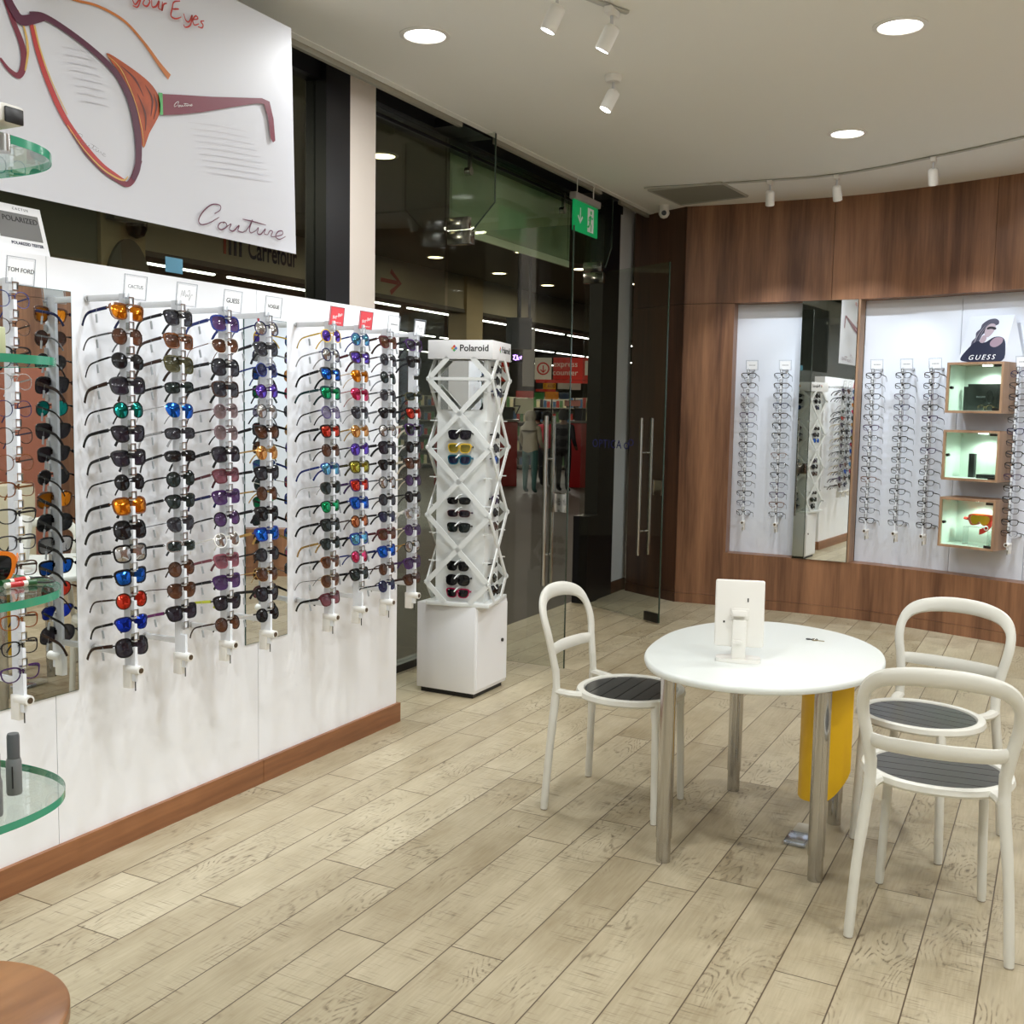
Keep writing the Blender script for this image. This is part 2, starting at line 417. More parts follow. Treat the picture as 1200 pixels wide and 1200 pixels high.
struct('ceiling_trough', MB().box((-3.95, -3.2, 3.68), (-3.45, 10.2, 3.74)), CEILM)
struct('wall_right', MB().box((3.32, -3.2, 0), (3.45, 4.62, CEZ)), PAINT)
struct('wall_rear', MB().box((-3.86, -3.3, 0), (3.45, -3.2, CEZ)), PAINT)
# shopfront: column, black frames, glass
GX = -3.78
struct('column_1', MB().box((-4.02, 5.08, 0), (-3.72, 5.36, 3.74)), COLUMN)
fr = MB()
fr.box((-3.84, -3.2, 3.49), (-3.74, 5.08, 3.68)).box((-3.84, 4.86, 0), (-3.70, 5.08, 3.68)).box((-3.84, -3.2, 0), (-3.74, 4.86, .07))
fr.box((-3.84, 5.36, 3.50), (-3.72, 9.30, 3.68)).box((-3.83, 5.42, 0), (-3.74, 6.26, .05)).box((-3.84, 8.86, 0), (-3.715, 9.24, 3.68)).box((-3.84, 5.42, 3.44), (-3.765, 9.2, 3.46))
fr.box((-3.74, 6.02, 3.5), (-3.52, 6.42, 3.56)).box((-3.74, 8.28, 3.5), (-3.52, 8.7, 3.56)).box((-3.84, 8.62, 0), (-3.7, 8.87, .78))
struct('trim_2', fr, BLACK)
struct('window_1', MB().box((GX - .006, -3.2, .07), (GX + .006, 2.69, 3.49)).box((GX - .006, 2.694, .07), (GX + .006, 4.86, 3.49)), GLASS)
struct('window_2', MB().box((GX - .006, 5.36, .05), (GX + .006, 6.26, 3.5)), GLASS)
wf = struct('window_3', MB().box((GX - .006, 6.268, 2.955), (GX + .006, 8.23, 3.5)).box((GX - .006, 8.238, 2.955), (GX + .006, 8.86, 3.5)), TRANSOMG)
def fin(y, x1, zc, name):
    vs = [(GX, 3.56), (x1, 3.56), (x1, zc), (GX + .19, zc - .17), (GX, zc - .17)]
    mb = MB(); 
    mb._add([Vector((x, yy, z)) for yy in (y - .006, y + .006) for x, z in vs], [(0, 1, 2, 3, 4), (9, 8, 7, 6, 5)] + [(i, i + 5, (i + 1) % 5 + 5, (i + 1) % 5) for i in range(5)])
    return mb
FINE = pbr('glass_edge_dark', srgb(46, 62, 52), .2)
for y, x1, zc, lb in ((6.3, -3.425, 3.06, 'clear glass stiffening fin with cut corner above the nearer open door leaf'), (8.6, -3.535, 3.10, 'clear glass stiffening fin with cut corner beyond the exit sign')):
    t = thing('glass_fin', lb, 'glass fin', (GX, y, 2.9), 0, 'glass fins over the doors')
    obj('pane', fin(y, x1, zc, 'f'), DOORG, t, world=True)
    e = MB().box((x1 - .002, y - .007, zc), (x1 + .003, y + .007, 3.5)); e.tube([(x1, y, zc), (GX + .19, y, zc - .17)], .005, 6)
    obj('polished_edge', e, FINE, t, world=True)
# patch fittings on the glass
def fitting(name, y, x0, label):
    t = thing(name, label, 'door fitting', (GX, y, 2.88), 0, 'steel patch fittings of the glass doors')
    obj('clamp_plate', MB().box((x0, y - .02, 2.90), (x0 + .17, y + .02, 2.98), bevel=.003), STEEL, t, world=True)
    obj('pivot_block', MB().box((x0 + .01, y - .03, 2.80), (x0 + .19, y + .03, 2.89), bevel=.003), STEEL, t, world=True)
fitting('patch_fitting', 6.3, GX + .0, 'steel pivot fitting at the top of the nearer door leaf')
fitting('patch_fitting', 8.58, GX + .0, 'steel pivot fitting at the top of the farther door leaf')
for y, lb in ((6.52, 'small steel glass clamp at the near upper corner of the transom'), (8.06, 'small steel glass clamp at the far upper corner of the transom')):
    t = thing('glass_clamp', lb, 'glass clamp', (GX, y, 3.4), 0, 'transom glass clamps')
    obj('disc', MB().tube([(GX + .006, y, 3.33), (GX + .05, y, 3.33)], .028, 14), STEEL, t, world=True)
    obj('bracket', MB().box((GX + .006, y + .02, 3.33), (GX + .03, y + .045, 3.47)), STEEL, t, world=True)

def door_leaf(name, A, B, label, h0, h1, off):
    A = Vector((A[0], A[1], 0)); B = Vector((B[0], B[1], 0)); U = (B - A).normalized(); W = Vector((-U.y, U.x, 0)); w = (B - A).length
    t = thing(name, label, 'glass door', A, 0, 'open frameless glass door leaves')
    F = frame(A, U, (0, 0, 1))                     # x along leaf, y up, z normal (-W)
    obj('pane', MB().box((0, .012, -.006), (w, 2.88, .006), F), DOORG, t, world=True)
    obj('edge_strip', MB().box((w - .002, .012, -.007), (w + .003, 2.88, .007), F), FINE, t, world=True)
    hd = t
    for s in (-1, 1):
        g = MB(); g.tube([F @ Vector((w - off, h0, s * .055)), F @ Vector((w - off, h1, s * .055))], .015, 14)
        o = obj('pull_handle', g, STEEL, t, world=True)
        g = MB()
        for hh in (h0 + .2, h1 - .28): g.tube([F @ Vector((w - off, hh, s * .006)), F @ Vector((w - off, hh, s * .055))], .009, 10)
        obj('handle_post', g, STEEL, o, world=True)
    obj('lock_plate', MB().box((w - .11, 1.045, -.012), (w - .004, 1.165, .012), F, bevel=.002), STEEL, t, world=True)
    obj('bottom_patch', MB().box((w - .17, .012, -.015), (w - .005, .085, .015), F, bevel=.002), DARKM, t, world=True) if 'farther' in label else None
    return t, F, w
DL, FLf, wl = door_leaf('door_leaf', (GX, 6.31), (-2.855, 6.31), 'nearer open glass door leaf beside the sunglasses tower', .56, 1.67, .14)
DR, FRf, wr = door_leaf('door_leaf', (GX, 8.62), (-2.835, 8.10), 'farther open glass door leaf with blue lettering before the dark wood', .54, 1.66, .22)
NAVYP = pbr('sticker_blue', srgb(34, 40, 110), .5)
text('sticker_text', 'OPTICA', .10, NAVYP, DR, FRf @ Matrix.Translation((.36, 1.43, .0072)), spacing=1.15)
lg = MB()
for cx, cy in ((.62, 1.425), (.68, 1.455)):
    lg.tube([FRf @ Vector((cx + .028 * math.cos(a * PI / 9), cy + .024 * math.sin(a * PI / 9), .0075)) for a in range(18)], .0035, 6, closed=True)
obj('glasses_logo', lg, NAVYP, DR, world=True)

# exit sign
ex = thing('exit_sign', 'green hanging exit sign with arrow and running figure', 'exit sign', (-3.45, 7.85, 3.1))
XF = frame((-3.455, 7.61, 3.09), (0, 1, 0), (0, 0, 1))
obj('sign_panel', MB().box((0, 0, -.006), (.47, .235, .006), XF), pbr('exit_green', srgb(10, 150, 84), .4, emit=srgb(6, 150, 84), estr=.35), ex, world=True)
obj('housing', MB().box((-.01, .232, -.03), (.48, .285, .03), XF, bevel=.008), pbr('sign_housing', srgb(150, 142, 138), .4), ex, world=True)
pg = MB(); o3 = XF
def flat(mb, pts, h=.0075): mb.poly([XF @ Vector((x, y, h)) for x, y in pts])
flat(pg, [(.265, .025), (.385, .025), (.385, .21), (.265, .21)])
obj('pictogram_door', pg, TEXTW, ex, world=True)
pg = MB()
flat(pg, [(.118, .1), (.132, .1), (.132, .185), (.118, .185)]); flat(pg, [(.075, .115), (.087, .128), (.13, .085), (.125, .062)]); flat(pg, [(.175, .115), (.163, .128), (.12, .085), (.125, .062)])
obj('arrow', pg, TEXTW, ex, world=True)
gm = MATS['exit_green']; pg = MB(); V2 = lambda x, y: (x, y)
U3, V3 = Vector((0, 1, 0)), Vector((0, 0, 1)); OO = Vector((-3.455 + .0085, 7.61, 3.09))
pg.poly([OO + U3 * (.33 + .016 * math.cos(a * PI / 6)) + V3 * (.178 + .016 * math.sin(a * PI / 6)) for a in range(12)])
for st, w in (([(.325, .155), (.31, .105)], .03), ([(.31, .105), (.34, .075), (.335, .035)], .016), ([(.31, .105), (.295, .07), (.265, .06)], .016), ([(.325, .15), (.355, .13), (.37, .145)], .012), ([(.32, .15), (.29, .135), (.285, .11)], .012)):
    pg.ribbon(st, w, OO, U3, V3)
obj('running_figure', pg, gm, ex, world=True)
wr_ = MB().tube([(-3.455, 7.68, 3.37), (-3.455, 7.68, 3.512)], .003, 6); wr_.tube(smoothpath([(-3.455, 8.0, 3.37), (-3.455, 8.0, 3.46), (-3.455, 8.03, 3.512)], 4), .004, 6)
obj('hanging_wire', wr_, PLASTIC, ex, world=True)

# ------------------------------------------------------------------ left display wall
PX = -3.154
wl_ = thing('wall_left', 'wall left', 'wall', (PX, 3.0, 0)); wl_['kind'] = 'structure'
for a, b in ((.2, 1.488), (1.491, 2.573), (2.576, 3.651), (3.654, 4.768)):
    obj('panel_board', MB().box((PX - .13, a, .02), (PX, b, 2.2)), WHITE, wl_, world=True)
bb = MB().box((PX, .2, 0), (PX + .018, 3.664, .105)).box((PX, 3.667, 0), (PX + .018, 4.786, .105)).box((PX - .148, 4.768, 0), (PX, 4.786, .105))
struct('baseboard_left', bb, WOODB)
def wall_mirror(y0, y1, z0, z1, label):
    t = thing('wall_mirror', label, 'mirror', (PX, (y0 + y1) / 2, z0))
    obj('mirror_glass', MB().box((PX + .0045, y0 + .002, z0 + .002), (PX + .0055, y1 - .002, z1 - .002)), MIRROR, t, world=True)
    obj('mirror_edge', MB().box((PX, y0, z0), (PX + .0044, y1, z1)), MEDGE, t, world=True)
wall_mirror(2.18, 2.672, .655, 2.09, 'tall wide mirror behind the eyeglass rail on the white display wall')
wall_mirror(3.566, 3.85, .65, 2.08, 'narrow tall mirror between the rails on the white display wall')

# ------------------------------------------------------------------ eyewear
def outline(a, b, n, taper, skew, cat, num=22):
    pts = []
    for k in range(num):
        th = 2 * PI * k / num; c, s = math.cos(th), math.sin(th)
        x = a * math.copysign(abs(c) ** (2 / n), c); y = b * math.copysign(abs(s) ** (2 / n), s)
        x *= 1 + taper * y / b
        if y < 0: x += skew * (-y / b) * a
        y += cat * max(0, x / a) ** 2 * b * (1 if y > 0 else .3)
        pts.append((x, y))
    return pts
SHAPES = dict(
    way=dict(a=.0265, b=.0210, n=3.2, taper=.13, skew=-.05, cat=.10, t=.0046, brow=1.6, th=.0042),
    round=dict(a=.0245, b=.0235, n=2.1, taper=.03, skew=0, cat=0, t=.0026, brow=1.15, th=.0025),
    avi=dict(a=.0290, b=.0250, n=2.5, taper=.16, skew=-.16, cat=0, t=.0013, brow=1.0, th=.0013),
    sq=dict(a=.0295, b=.0240, n=3.0, taper=.08, skew=0, cat=.03, t=.0046, brow=1.3, th=.0048),
    rect=dict(a=.0285, b=.0165, n=3.2, taper=.06, skew=0, cat=0, t=.0030, brow=1.3, th=.0036),
    club=dict(a=.0255, b=.0215, n=2.7, taper=.16, skew=-.04, cat=.06, t=.0018, brow=4.2, th=.0036),
    cat=dict(a=.0285, b=.0220, n=2.5, taper=.14, skew=-.06, cat=.30, t=.0046, brow=1.5, th=.0044),
    butter=dict(a=.0300, b=.0265, n=2.4, taper=-.02, skew=.04, cat=.05, t=.0044, brow=1.2, th=.0046),
    optr=dict(a=.0240, b=.0220, n=2.2, taper=.05, skew=0, cat=0, t=.0020, brow=1.1, th=.0018),
    optw=dict(a=.0265, b=.0190, n=2.9, taper=.10, skew=0, cat=.08, t=.0026, brow=1.7, th=.0026),
    nrect=dict(a=.0265, b=.0190, n=2.9, taper=.10, skew=0, cat=.08, t=.0040, brow=1.7, th=.0030),
    nround=dict(a=.0245, b=.0210, n=2.3, taper=.06, skew=0, cat=.02, t=.0034, brow=1.4, th=.0028),
    optc=dict(a=.0265, b=.0185, n=2.6, taper=.16, skew=0, cat=.22, t=.0030, brow=1.8, th=.0026),
)
CX = .0335
def wrapy(x): return 1.5 * x * x
EW = {}
def eyewear(kind):
    if kind in EW: return EW[kind]
    p = SHAPES[kind]; O = outline(p['a'], p['b'], p['n'], p['taper'], p['skew'], p['cat'])
    n = len(O); fr = MB()
    lens = []
    for sg in (-1, 1):
        inner = []; outer = []
        for (x, y) in O:
            k = p['brow'] if y > p['b'] * .35 else 1.0
            l = math.hypot(x, y); s = (l + p['t'] * k) / l
            inner.append((sg * (x + CX), y)); outer.append((sg * (x * s + CX), y * (s if k < 3 else 1 + (s - 1) * .55)))
        vs = []
        d = .0030 if p['t'] > .002 else .0014
        for (x, z) in inner: vs.append((x, wrapy(x) - d * .5, z))
        for (x, z) in outer: vs.append((x, wrapy(x) - d * .5, z))
        for (x, z) in inner: vs.append((x, wrapy(x) + d * .5, z))
        for (x, z) in outer: vs.append((x, wrapy(x) + d * .5, z))
        fs = []
        for i in range(n):
            j = (i + 1) % n
            fs += [(i, j, n + j, n + i), (2 * n + i, 3 * n + i, 3 * n + j, 2 * n + j), (i, 2 * n + i, 2 * n + j, j), (n + i, n + j, 3 * n + j, 3 * n + i)]
        fr._add(vs, fs)
        lm = MB(); vs = [(sg * CX, wrapy(CX) - .0042, 0)]; RG = (.34, .67, 1.01)
        for q in RG:
            for (x, y) in O: X = sg * (x * q + CX); vs.append((X, wrapy(X) * q * q + wrapy(CX) * (1 - q * q) - .0042 * max(0, 1 - q * q), y * q))
        fs = [(0, 1 + i, 1 + (i + 1) % n) for i in range(n)] + [(1 + k * n + i, 1 + (k + 1) * n + i, 1 + (k + 1) * n + (i + 1) % n, 1 + k * n + (i + 1) % n) for k in range(2) for i in range(n)]
        lm._add(vs, fs); lens.append(lm)
        hx = sg * (CX + p['a'] * (1 + p['taper'] * .3) + p['t'] * .6)
        hz = p['b'] * (.42 + p['cat'])
        fr.tube([(hx - sg * .004, wrapy(hx), hz), (hx + sg * .0025, wrapy(hx) + .003, hz), (hx + sg * .003, wrapy(hx) + .011, hz)], .0028 if p['t'] > .002 else .0016, 6)
    bi = CX - p['a'] + .002
    zb = p['b'] * .38
    fr.tube([(-bi, wrapy(bi), zb - .001), (-bi * .5, -.0005, zb + .002), (bi * .5, -.0005, zb + .002), (bi, wrapy(bi), zb - .001)], .0024 if p['t'] > .002 else .0013, 6)
    if kind == 'avi': fr.tube([(-.016, .0, p['b'] * .86), (0, -.0005, p['b'] * .9), (.016, .0, p['b'] * .86)], .0013, 6)
    temples = []
    for sg in (-1, 1):
        hx = sg * (CX + p['a'] * (1 + p['taper'] * .3) + p['t'] * .6 + .003); hz = p['b'] * (.42 + p['cat']); y0 = wrapy(hx) + .009
        th = p['th']
        path = smoothpath([(hx, y0, hz), (hx + sg * .002, y0 + .045, hz - .001), (hx + sg * .001, y0 + .085, hz - .004), (hx - sg * .002, y0 + .108, hz - .018), (hx - sg * .005, y0 + .123, hz - .036)], 3)
        m = len(path); R = [(max(.0014, th * .4), th * 1.45 * (1 - .4 * i / m) if i < m * .6 else th * 1.45 * (.76 + .25 * (i / m - .6))) for i in range(m)]
        temples.append(MB().tube(path, R, 6, up=(0, .3, 1)))
    tg = MB().box((-.0755, .052, -.030), (-.0735, .060, -.004)).tube([(-.0745, .056, -.005), (-.0735, .054, .012)], .0005, 4)
    EW[kind] = (fr.mesh('front_frame', PLASTIC), [lens[0].mesh('lens', PLASTIC), lens[1].mesh('lens', PLASTIC)], [t.mesh('temple', PLASTIC) for t in temples], tg.mesh('price_tag', PLASTIC))
    return EW[kind]
FCOL = dict(black=(26, 25, 28), brown=(74, 44, 30), tortoise=(92, 52, 22), navy=(30, 40, 104), blue=(42, 66, 160), grey=(120, 122, 126), silver=(190, 190, 190), gold=(196, 158, 92), olive=(86, 80, 38), burgundy=(112, 50, 56), purple=(84, 50, 110), white=(236, 234, 228), red=(196, 46, 50), yellow=(214, 178, 62), teal=(22, 70, 72), violet=(84, 66, 140), orange=(238, 128, 30), rose=(170, 96, 108), mauve=(168, 140, 146), lime=(206, 214, 74), magenta=(166, 62, 150), beige=(212, 200, 178), amber=(190, 120, 50), pink=(214, 40, 98), turquoise=(32, 130, 160), graphite=(64, 64, 70), copper=(160, 92, 50))
METAL = ('silver', 'gold', 'copper', 'grey')
def fmat(c):
    k = 'frame_' + c
    if k in MATS: return MATS[k]
    FC = FCOL[c] if c in METAL or c in ('white', 'yellow', 'lime', 'beige', 'orange') else tuple(x * .72 for x in FCOL[c])
    if c == 'tortoise':
        return pbr(k, srgb(120, 66, 26), .22, noise=1.0, nscale=160, coat=.4)
    return pbr(k, srgb(*FC), .26 if c not in METAL else .22, .85 if c in METAL else 0, spec=.35)
LCOL = dict(dark=('d', (20, 20, 24)), grey=('d', (58, 58, 66)), smoke=('d', (46, 40, 54)), green=('d', (36, 50, 48)), brown=('d', (104, 62, 40)), rose=('d', (150, 88, 100)), purple=('d', (92, 62, 112)), navy=('d', (44, 48, 88)), olive=('d', (86, 84, 58)), mauve=('d', (140, 116, 116)), lilac=('d', (150, 140, 172)),
    orange=('m', (250, 150, 36)), gold=('m', (236, 170, 100)), blue=('m', (36, 110, 226)), sky=('m', (110, 186, 226)), teal=('m', (24, 150, 140)), emerald=('m', (36, 186, 120)), red=('m', (232, 70, 50)), pink=('m', (236, 70, 120)), silver=('m', (206, 204, 204)), violet=('m', (120, 90, 220)), lime=('m', (190, 180, 70)), copper=('m', (206, 124, 82)), clear=('c', (1, 1, 1)), yellow=('d', (196, 170, 60)), royal=('m', (30, 60, 200)))
LWORD = dict(dark='black', grey='grey', smoke='smoky', green='dark-green', brown='brown', rose='rose', purple='purple', navy='navy', olive='olive', mauve='taupe', lilac='lilac', orange='orange-mirrored', gold='gold-mirrored', blue='blue-mirrored', sky='pale-blue-mirrored', teal='teal-mirrored', emerald='emerald-mirrored', red='red-mirrored', pink='pink-mirrored', silver='silver-mirrored', violet='violet-mirrored', lime='lime-mirrored', copper='copper-mirrored', clear='clear', yellow='yellow', royal='royal-blue-mirrored')
def lmat(c):
    k = 'lens_' + c
    if k in MATS: return MATS[k]
    ty, col = LCOL[c]
    if ty == 'm': return pbr(k, srgb(*[x * .9 for x in col]), .09, .92)
    if ty == 'c': return glass(k, (.95, .96, .97, 1), ior=1.45)
    m, nt, out = new_mat(k)
    b = N(nt, 'ShaderNodeBsdfPrincipled', Roughness=.05); b.inputs['Specular IOR Level'].default_value = .5
    tc = N(nt, 'ShaderNodeTexCoord'); sx = N(nt, 'ShaderNodeSeparateXYZ'); L(nt, tc.outputs['Object'], sx.inputs[0])
    mr = N(nt, 'ShaderNodeMapRange'); mr.inputs['From Min'].default_value = -.022; mr.inputs['From Max'].default_value = .016; L(nt, sx.outputs[2], mr.inputs['Value'])
    cr = N(nt, 'ShaderNodeMixRGB'); cr.inputs['Color1'].default_value = srgb(*[x * .74 for x in col]); cr.inputs['Color2'].default_value = srgb(*[x * .36 for x in col])   # graded lens tint
    L(nt, mr.outputs[0], cr.inputs['Fac']); L(nt, cr.outputs[0], b.inputs['Base Color'])
    t = N(nt, 'ShaderNodeBsdfTransparent'); t.inputs['Color'].default_value = srgb(*[min(255, int(x * 1.5) + 20) for x in col])
    mx = N(nt, 'ShaderNodeMixShader'); mx.inputs[0].default_value = .14
    L(nt, b.outputs[0], mx.inputs[1]); L(nt, t.outputs[0], mx.inputs[2]); L(nt, mx.outputs[0], out.inputs['Surface']); MATS[k] = m; return m
TAGM = pbr('price_tag', srgb(176, 180, 184), .5)
def slotted(name, me, mat, parent):
    o = bpy.data.objects.new(name, me); COL.objects.link(o); o.parent = parent
    o.material_slots[0].link = 'OBJECT'; o.material_slots[0].material = mat; return o
def glasses(loc, rotz, kind, fc, lc, tc, label, group, tilt=-.17, tagged=True, cat='sunglasses', roll=0.0, name='sunglasses', size=1.0):
    fr, ln, tp, tg = eyewear(kind)
    r = thing(name, label, cat, loc, rotz, group)
    r.rotation_euler = (tilt, roll, rotz); r.scale = (size, size, size)
    slotted('front_frame', fr, fmat(fc), r)
    for m in ln: slotted('lens', m, lmat(lc), r)
    for m in tp: slotted('temple', m, fmat(tc), r)
    if tagged: slotted('price_tag', tg, TAGM, r)
    return r

ORD = ['topmost', 'second from top', 'third from top', 'fourth from top', 'fifth from top', 'sixth from top', 'seventh from top', 'eighth from top', 'ninth from top', 'tenth from top', 'eleventh from top', 'twelfth from top', 'thirteenth from top', 'fourteenth from top', 'lowest']
ROWZ = [2.018 - .0851 * i for i in range(15)]
# rail: local x out of the wall, y along it, z up
def rail_meshes():
    s = MB().box((-.040, -.006, .70), (-.013, .006, 2.085))
    zs = [z + .008 for z in ROWZ]
    top = 2.085
    for z in zs + [.70]:
        b = z + .011 if z > .71 else .70
        if top - b > .005: s.box((-.013, -.006, b), (.012, .006, top))
        top = z - .009
    rail = s.mesh('rail', pbr('rail_white', srgb(226, 229, 234), .3))
    clip = MB().box((-.002, -.0115, .017), (.015, .0115, .021)).box((-.002, .0085, .021), (.015, .0115, .042)).box((-.002, -.0115, .021), (.015, -.0085, .042)).box((.0125, -.0115, .042), (.015, .0115, .045)).mesh('clip', CHROME)
    arm = MB().box((-.200, -.006, -.011), (-.038, .006, .011), bevel=.002).mesh('support_arm', pbr('arm_acrylic', srgb(222, 224, 226), .25))
    rose = MB().tube([(-.2045, 0, 0), (-.196, 0, 0)], .012, 12).mesh('arm_fixing', STEEL)
    lock = MB().box((-.045, -.012, .672), (-.006, .012, .755), bevel=.002).tube([(-.03, 0, .742), (.034, 0, .742)], .0165, 16).mesh('lock_body', PLASTIC)
    key = MB().tube([(.0335, 0, .742), (.0365, 0, .742)], .010, 12).mesh('lock_cylinder', pbr('lock_brass', srgb(108, 92, 76), .3, .7))
    slot = MB().box((.004, -.0015, .664), (.007, .0015, .716)).mesh('hanging_pin', DARKM)
    return rail, clip, arm, rose, lock, key, slot
RM = rail_meshes()
def rail(loc, rotz, label, group, card=None, n=15, lift=0.0):
    t = thing('display_rail', label, 'eyewear rail', loc, rotz, group)
    def kid(name, me, par, l=(0, 0, 0)):
        o = bpy.data.objects.new(name, me); COL.objects.link(o); o.parent = par; o.location = l; return o
    kid('rail', RM[0], t)
    for i in range(15): kid('clip', RM[1], t, (0, 0, ROWZ[i] + .008))
    for z in (2.072, .80):
        a = kid('support_arm', RM[2], t, (0, 0, z)); kid('arm_fixing', RM[3], a)
    l = kid('lock_body', RM[4], t); kid('lock_cylinder', RM[5], l); kid('hanging_pin', RM[6], l)
    if card:
        Mr = wm(t)
        F = Mr @ frame((.004, .028, 2.105), (0, 1, 0), (.12, 0, 1))
        colr = pbr('card_red', srgb(222, 74, 82), .4) if card[0] == 'red' else pbr('card_white', srgb(240, 241, 243), .35)
        h = obj('brand_card', MB().box((-.052, -.04, -.003), (.052, .045, 0), F), ACRYL if card[0] != 'red' else colr, t, world=True)
        obj('card_paper', MB().box((-.044, -.034, .0002), (.044, .036, .0012), F), colr, h, world=True)
        gb = MB()
        for (x0, y0, x1, y1) in ((-.052, -.04, .052, -.038), (-.052, .043, .052, .045), (-.052, -.04, -.05, .045), (.05, -.04, .052, .045)): gb.box((x0, y0, .0002), (x1, y1, .0016), F)
        obj('card_border', gb, pbr('card_border', srgb(150, 154, 162), .4), h, world=True)
        if card[1]:
            text('card_text', card[1], card[2], TEXTW if card[0] == 'red' else (TEXTG if card[0] == 'grey' else TEXTK), h, F @ Matrix.Translation((0, .004, .0018)) @ Matrix.Rotation(card[3] if len(card) > 3 else 0, 4, 'Z'), shear=.25 if len(card) > 3 else 0)
        elif card[0] == 'script':
            g = MB(); U = (F @ Vector((1, 0, 0, 0))).xyz; V = (F @ Vector((0, 1, 0, 0))).xyz; O = F @ Vector((0, 0, .0016))
            for st in ([(-.03, -.01), (-.024, .016), (-.018, -.004), (-.012, .018), (-.006, -.006), (.0, .004), (.006, -.004), (.012, .006)], [(.004, .012), (.012, .02), (.016, .006), (.012, -.018), (.02, -.004), (.026, .006), (.032, .0)]):
                g.ribbon(smoothpath([(a, b, 0) for a, b in st], 4) and [(p.x, p.y) for p in smoothpath([(a, b, 0) for a, b in st], 4)], .0016, O, U, V)
            obj('card_text', g, TEXTG, h, world=True)
        elif card[0] == 'bars':
            g = MB(); U = (F @ Vector((1, 0, 0, 0))).xyz; V = (F @ Vector((0, 1, 0, 0))).xyz; O = F @ Vector((0, 0, .0016))
            for k in range(6): g.ribbon([(-.026 + k * .0095, .002), (-.019 + k * .0095, .002)], .006, O, U, V)
            obj('card_text', g, TEXTG, h, world=True)
        if card[0] == 'red':
            text('card_subtext', 'GENUINE SINCE 1937', .0065, TEXTW, h, F @ Matrix.Translation((0, -.026, .0018)))
    return t

RX = -2.945
RAILS = [
 (2.277, 'rail standing before the wide mirror', ('w', 'TOM FORD', .019), 'O', None),
 (2.742, 'first rail after the wide mirror', ('grey', 'CACTUS', .018), 'S',
  'way tortoise orange navy,round brown brown grey,round black dark black,sq black smoke brown,round black teal black,cat black smoke black,way black smoke graphite,round black dark black,sq tortoise orange black,butter black dark black,sq black silver black,way black blue black,round brown red brown,club navy royal black,butter black smoke brown'),
 (2.989, 'second rail after the wide mirror', ('script', None), 'S',
  'way black grey black,way tortoise brown brown,sq olive olive brown,rect black green black,avi silver blue silver,rect black grey silver,rect black dark black,round black green black,club black green black,avi grey grey grey,rect silver green black,round brown brown brown,avi brown brown brown,way black smoke magenta,-'),
 (3.237, 'third rail after the wide mirror', ('w', 'GUESS', .026), 'S',
  'sq blue purple blue,avi white brown tortoise,butter black grey black,sq brown grey black,round mauve mauve brown,round mauve mauve black,sq black smoke black,way burgundy rose burgundy,way purple purple navy,round black purple black,round white silver white,way rose rose rose,way purple purple black,way black smoke lime,round brown brown brown'),
 (3.480, 'rail standing before the narrow mirror', ('w', 'VOGUE', .021), 'S',
  'round navy silver navy,cat black grey black,round blue navy blue,round purple violet black,round grey silver black,cat black brown black,round gold gold gold,way black grey black,round brown brown gold,cat black dark black,way blue blue gold,round black grey black,avi gold brown gold,cat black smoke black,round black dark white'),
 (3.915, 'rail under the nearer red card', ('red', 'Ray-Ban', .022, .3), 'S',
  'round yellow violet yellow,round navy silver silver,way black blue black,way teal emerald teal,round violet lilac black,way black red black,round brown brown black,club blue sky blue,avi silver green silver,club black emerald black,way black green black,club black green gold,club tortoise brown black,avi gold brown grey,way burgundy rose black'),
 (4.140, 'rail under the farther red card', ('red', 'Ray-Ban', .022, .3), 'S',
  'round blue sky blue,way brown violet burgundy,avi gold orange gold,avi red pink red,avi black grey grey,round gold gold gold,round violet violet black,way olive lime olive,way purple red purple,way blue blue black,round brown copper brown,way blue sky black,round grey pink blue,way black green black,-'),
 (4.372, 'rail just past the red cards', ('bars', None), 'S',
  'cat burgundy brown brown,round grey grey brown,round black green grey,round grey grey black,club black dark grey,round black silver black,sq black smoke black,club black dark black,round black silver grey,round black grey black,club black navy black,way burgundy brown burgundy,way blue blue navy,round brown brown brown,round navy navy black'),
 (4.606, 'rail at the wall end', ('script', None), 'S',
  'cat purple smoke black,way black dark black,-,rect olive green black,cat black red black,cat purple dark beige,round black dark white,way brown brown beige,round black purple beige,round black dark black,way silver silver white,round purple purple beige,round black silver gold,way purple purple purple,way brown brown brown'),
]
OPT0 = 'optr blue blue,optr brown brown,optw black black,optr silver silver,optr navy navy,optr black navy,optr tortoise black,optw tortoise amber,optc black black,optw graphite black,optw brown brown,optw black black,optw copper brown,optw black black,optc purple purple'.split(',')
for ri, (y, phrase, card, ty, spec) in enumerate(RAILS):
    rail((RX, y, 0), 0, {0: 'white eyewear rail holding clear eyeglasses before the wide mirror'}.get(ri, 'white eyewear ' + phrase.replace('rail ', 'rail of sunglasses ', 1)), 'white rails on the display wall', card)
    items = OPT0 if ty == 'O' else spec.split(',')
    for i, it in enumerate(items):
        if it == '-': continue
        w = it.split()
        loc = (RX - .002, y, ROWZ[i])
        rz = PI / 2 + random.uniform(-.06, .06)
        if ty == 'O':
            glasses(loc, rz, w[0], w[1], 'clear', w[2], f'{w[1]} framed clear eyeglasses, {ORD[i]} on the {phrase}', 'eyeglasses on the display wall', cat='eyeglasses', name='eyeglasses', tilt=-.12, tagged=False, size=1.1)
        else:
            o = ORD[i] if i < 14 else 'lowest'
            glasses(loc, rz, w[0], w[1], w[2], w[3], f'{w[1]} sunglasses with {LWORD[w[2]]} lenses, {o} on the {phrase}', 'sunglasses on the display wall', roll=random.uniform(-.05, .05), tilt=random.uniform(-.24, -.12), size=1.13)

